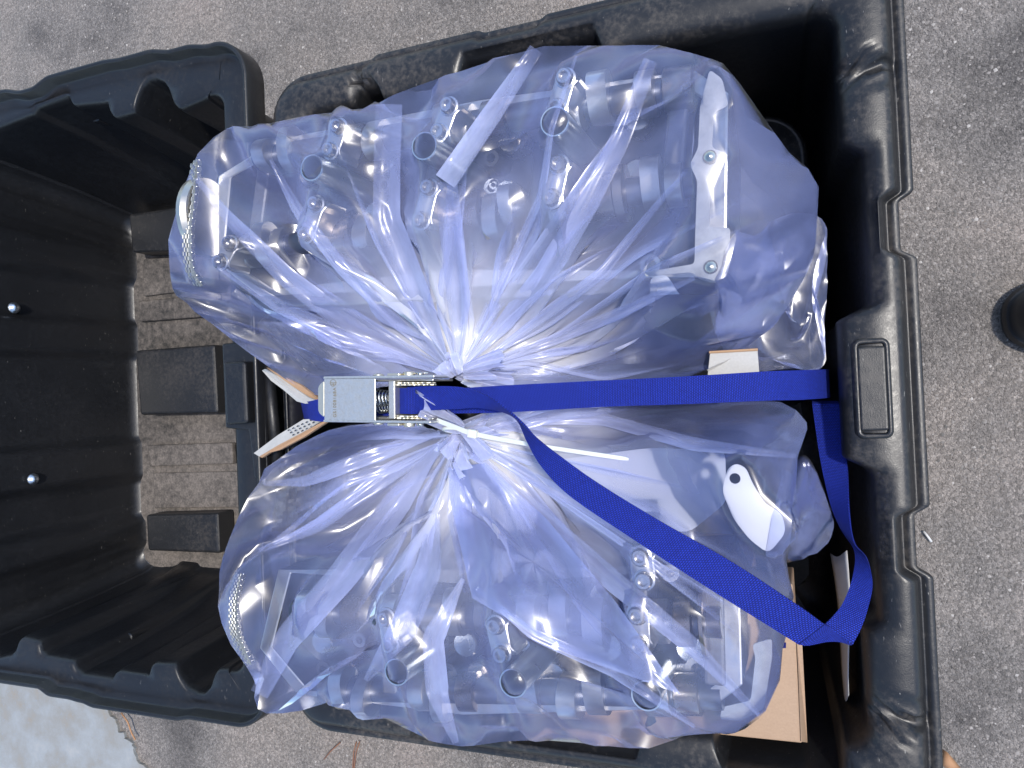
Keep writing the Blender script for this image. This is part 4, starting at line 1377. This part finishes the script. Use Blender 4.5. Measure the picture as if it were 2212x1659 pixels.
for (ya, yb) in ((812, 803), (913, 921)):
    MB().lathe(V(884, ya, .090), V(884, yb, .090) - V(884, ya, .090), [(0, .0055), (.003, .0055), (.0042, .004), (.0042, .001)], 16).build('axle_end', M_BRASS, strap, smooth=True).modifiers.new('edge', 'EDGE_SPLIT')
    MB().lathe(V(908, ya, .088), V(908, yb, .088) - V(908, ya, .088), [(0, .0035), (.003, .0035), (.0036, .002)], 12).build('axle_pin', M_STEEL, strap, smooth=True)
    MB().lathe(V(818, ya, .082), V(818, yb, .082) - V(818, ya, .082), [(0, .005), (.0012, .005), (.0022, .003), (.0024, .0003)], 14).build('rivet', M_BRASS, strap, smooth=True)
MB().cyl(V(872, 806, .086), V(925, 806, .086), .0012, 8).build('lock_wire', M_STEEL, strap, smooth=True)
# stamped marks on the handle: ring with a bar, and a code running up the plate
MB().lathe(V(719.5, 827, hz + .0001), (0, 0, 1), [(0, .0034), (.00025, .0034), (.00025, .0030), (0, .0030)], 28, closed=True).build('stamp_ring', M_STAMP, strap)
bbox('stamp_bar', 712, 727, 826.3, 827.7, hz, hz + .00025, M_STAMP, 0)
bbox('stamp_bar', 719, 720.4, 828, 834, hz, hz + .00025, M_STAMP, 0)
bbox('stamp_bar', 714, 726, 830, 831, hz, hz + .00022, M_STAMP, 0)
tc = bpy.data.curves.new('stamp_code', 'FONT')
tc.body = 'GS1008168A'; tc.size = .0048; tc.extrude = .00015; tc.align_x = 'LEFT'; tc.align_y = 'BOTTOM'; tc.space_character = 1.12
to = bpy.data.objects.new('stamp_code', tc); C.objects.link(to)
to.matrix_world = Matrix.Translation(V(728, 902, hz + .0002)) @ (BM @ Matrix.Rotation(math.pi / 2, 3, 'Z')).to_4x4()
dg = bpy.context.evaluated_depsgraph_get()
tm = bpy.data.meshes.new_from_object(to.evaluated_get(dg))
tm.transform(to.matrix_world)
bpy.data.objects.remove(to)
tm.materials.clear()
link('stamp_code', tm, M_STAMP, strap, smooth=False)

# ================================================================== cable tie
tie = empty('cable_tie', P(1000, 930, .05))
tag(tie, 'white nylon cable tie round the neck of the lower bag, its tail pointing right', 'cable tie')
ribbon([((945, 903, .088), (943, 912, .088)), ((985, 918, .092), (983, 928, .092)), ((1025, 932, .094), (1022, 942, .094)), ((1120, 951, .094), (1119, 960, .094)), ((1240, 970, .090), (1239, 979, .090)), ((1340, 985, .084), (1338, 993, .084)), ((1358, 990, .082), (1357, 994, .082))], 'tie_tail', tie, 60, .0012, 3, M_TIE)
a, b = V(1013, 936, .096), V(1030, 938, .096)
MB().box((a + b) / 2, (.0085, .0075, .006), M=Matrix.Rotation(-.15, 3, 'Z') @ BM).build('tie_head', M_TIE, tie, bevel=.001)
pts_ = []
for i in range(40):
    q = 2 * math.pi * i / 39
    pts_.append(V(985, 930, .075) + right * .011 * math.cos(q) + up * .013 * math.sin(q) + fwd * .003 * math.sin(q))
MB().tube(pts_, .0018, 6).build('tie_loop', M_TIE, tie, smooth=True)

# ================================================================== cardboard
def card_sheet(name, label, px, z, th, mat_top, mat_edge, edge_strip=None):
    e = empty(name, P(*px[0], z[0] if hasattr(z, '__len__') else z))
    tag(e, label, 'cardboard', )
    q = [P(x, y, (z[i] if hasattr(z, '__len__') else z)) for i, (x, y) in enumerate(px)]
    n = len(q)
    mb = MB().add([tuple(p) for p in q] + [(p[0], p[1], p[2] - th) for p in q], [tuple(range(n)), tuple(range(n, 2 * n))[::-1]] + [(i, n + i, n + (i + 1) % n, (i + 1) % n) for i in range(n)])
    mb.build('sheet', mat_top, e)
    return e


c1 = card_sheet('cardboard_sheet', 'grey-white cardboard strip with torn edge left of the buckle, above the strap', [(572, 797), (600, 812), (665, 858), (692, 869), (660, 872), (641, 867), (612, 842), (585, 822), (566, 800)], [.02, .022, .034, .042, .042, .036, .028, .02, .012], .003, M_GREYCARD, M_EDGE)
ed = [(575, 794), (610, 812), (650, 832), (690, 862), (692, 869), (665, 858), (600, 812)]
q = [P(x, y, .026 + .016 * (i / 6 if i < 4 else (6 - i) / 6)) for i, (x, y) in enumerate(ed)]
MB().add([tuple(p) for p in q] + [(p[0], p[1], p[2] - .004) for p in q], [tuple(range(7)), tuple(range(7, 14))[::-1]] + [(i, 7 + i, 7 + (i + 1) % 7, (i + 1) % 7) for i in range(7)]).build('torn_edge', M_EDGE, c1)
c2 = card_sheet('cardboard_sheet', 'grey-white cardboard strip with printed dots left of the buckle, below the strap', [(548, 979), (600, 940), (655, 906), (705, 903), (690, 912), (650, 936), (600, 962), (560, 986)], [.012, .022, .034, .042, .044, .036, .026, .016], .003, M_GREYCARD, M_EDGE)
ed = [(560, 986), (600, 962), (650, 936), (708, 905), (706, 911), (655, 945), (604, 972), (582, 978), (566, 989)]
q = [P(x, y, z) for (x, y), z in zip(ed, (.016, .027, .037, .044, .044, .036, .026, .020, .014))]
MB().add([tuple(p) for p in q] + [(p[0], p[1], p[2] - .005) for p in q], [tuple(range(9)), tuple(range(9, 18))[::-1]] + [(i, 9 + i, 9 + (i + 1) % 9, (i + 1) % 9) for i in range(9)]).build('torn_edge', M_EDGE, c2)
dots = MB()
for r_ in range(3):
    for k in range(6):
        t = k / 6
        p0 = P(625 + 58 * t + r_ * 5, 932 - 26 * t + r_ * 5 - 3, .0335 + .0075 * t)
        dots.box((p0[0], p0[1], p0[2] + .0012), (.0026, .0013, .0004), rz=.5)
dots.build('printed_dots', M_INK, c2)
c3 = card_sheet('cardboard_sheet', 'pale cardboard corner piece beside the strap at the right of the upper bag', [(1534, 762), (1636, 756), (1640, 806), (1640, 812), (1528, 818)], .022, .004, M_GREYCARD, M_EDGE)
MB().cyl(P(1532, 761, .0225), P(1637, 755, .0225), .0012, 6).build('torn_edge', M_EDGE, c3)

# box below the lower bag
box = empty('cardboard_box', P(1600, 1500, -.3))
tag(box, 'brown cardboard box under the lower bag, its corner showing at the bottom right', 'cardboard box')
bz = -.03
tl, tr, br, bl = P(1000, 1240, bz), P(1712, 1262, bz), P(1733, 1606, bz), P(1000, 1530, bz)
q = [tl, tr, br, bl]
cb = np.mean(q, axis=0)
MB().prism([(cb + (p - cb) * .72)[:2] for p in q][::-1], RIM - .381, RIM - .101).build('box_base', M_KRAFT, box)
MB().add([tuple(p) for p in q] + [(p[0], p[1], RIM - .10) for p in q], [(3, 2, 1, 0), (4, 5, 6, 7), (0, 1, 5, 4), (1, 2, 6, 5), (2, 3, 7, 6), (3, 0, 4, 7)]).build('box_carton', M_KRAFT, box, bevel=.0015)
a, b = P(1700, 1395, bz + .002), P(1728, 1590, bz + .002)
MB().add([tuple(P(1722, 1390, bz + .0015)), tuple(P(1733, 1392, bz + .0015)), tuple(P(1744, 1604, bz - .02)), tuple(P(1730, 1602, bz + .0015))], [(0, 1, 2, 3)]).build('box_flap', M_KRAFT, box)
MB().add([tuple(P(x, y, bz + .001)) for x, y in ((1690, 1388), (1698, 1388), (1698, 1400), (1690, 1400))], [(0, 1, 2, 3)]).build('printed_mark', M_WEB, box)

# paper sheet standing between box and wall
X = np.zeros((14, 6, 3))
for i in range(14):
    t = i / 13
    for j in range(6):
        u = j / 5
        X[i, j] = P(1794 + 34 * t + (36 - 26 * t) * u + 4 * math.sin(5 * t), 1195 + 312 * t + 8 * math.sin(4 * u), -.05 - .06 * (1 - u) + .006 * math.sin(6 * t + 2 * u))
ps = link('paper_sheet', grid_mesh('paper_sheet', X), M_PAPER)
ps.modifiers.new('thickness', 'SOLIDIFY').thickness = .0004
tag(ps, 'crumpled grey paper sheet standing between the loose strap and the right tote wall', 'paper')

# ================================================================== shoe at the right edge
shoe = empty('shoe', P(2300, 690, -RIM))
tag(shoe, 'toe of a black shoe standing on the asphalt at the right edge', 'shoe')
tip = P(2160, 690, -RIM)
def shoe_ring(s, z, grow=0):
    # outline of the sole: s 0 at toe .. 1 at heel, axis along +X
    pass
n = 40; L_, W_ = .29, .052
rows = []
lv = [(0, 0.0), (.002, .004), (.016, .005), (.022, .002), (.024, -.002), (.040, -.004), (.058, -.012), (.072, -.026), (.080, -.042)]
for (z, g_) in lv:
    ring = []
    for k in range(n):
        q = 2 * math.pi * k / n
        cx_ = math.cos(q); sy_ = math.sin(q)
        ex = (abs(cx_) ** .75) * (1 if cx_ > 0 else -1); ey = (abs(sy_) ** .75) * (1 if sy_ > 0 else -1)
        wid = W_ * (1 - .18 * max(0, cx_)) + g_
        ring.append((tip[0] + .004 + (L_ / 2) * (1 + ex) + (-g_ if cx_ < 0 else 0) * 1.0 * abs(cx_), tip[1] + ey * wid, .001 + z + .02 * max(0, ex) * (z / .08)))
    rows.append(ring)
rows = np.array(rows)
link('sole', grid_mesh('sole', rows[:4], True), M_RUBBER, shoe)
link('upper', grid_mesh('upper', np.concatenate([rows[3:], rows[-1:] * .0 + rows[-1:].mean(1, keepdims=True)]), True), M_RUBBER, shoe)

# ================================================================== litter on the ground
M_LEAF = NT('dry_leaf').set(**{'Base Color': (.34, .18, .09), 'Roughness': .7}).m
M_NEEDLE = NT('pine_needle').set(**{'Base Color': (.20, .09, .05), 'Roughness': .6}).m
lf_px = [(2036, 1618), (2046, 1625), (2060, 1640), (2078, 1662), (2060, 1668), (2036, 1655)]
X = []
o = MB().add([tuple(P(x, y, -RIM + .012 + .006 * math.sin(i * 1.7))) for i, (x, y) in enumerate(lf_px)] + [tuple(P(2050, 1645, -RIM + .02))], [(i, (i + 1) % 6, 6) for i in range(6)]).build('dry_leaf', M_LEAF, smooth=True)
o.modifiers.new('thickness', 'SOLIDIFY').thickness = .0005
tag(o, 'dry brown leaf on the asphalt by the lower right corner of the tote', 'leaf')
for i, (l_, pts_) in enumerate([('pair of brown pine needles below the tote, upright in the picture', [(770, 1602), (764, 1625), (762, 1659), (763, 1675)]),
                               ('single slanting pine needle below the tote, left of the pair', [(735, 1604), (715, 1622), (700, 1640)]),
                               ('thin rusty twig along the chipped edge of the painted concrete', [(262, 1540), (276, 1560), (284, 1583), (292, 1598)]),
                               ('tiny pale straw on the asphalt right of the tote rim', [(1995, 1148), (2005, 1160), (2012, 1170)])]):
    z_ = -RIM + (.004 if i != 2 else .014)
    nd = MB().tube([V(x, y, z_ + .002 * (k % 2)) for k, (x, y) in enumerate(pts_)], .0011 if i < 2 else .0016, 6)
    if i == 0: nd.tube([V(x + 7 - 2 * k, y, z_ + .001) for k, (x, y) in enumerate(pts_)], .0011, 6)
    tag(nd.build('pine_needle' if i < 2 else ('twig' if i == 2 else 'straw'), M_NEEDLE if i < 2 else (M_LEAF if i == 2 else M_PAPER), smooth=True), l_, ['needle', 'needle', 'twig', 'straw'][i])
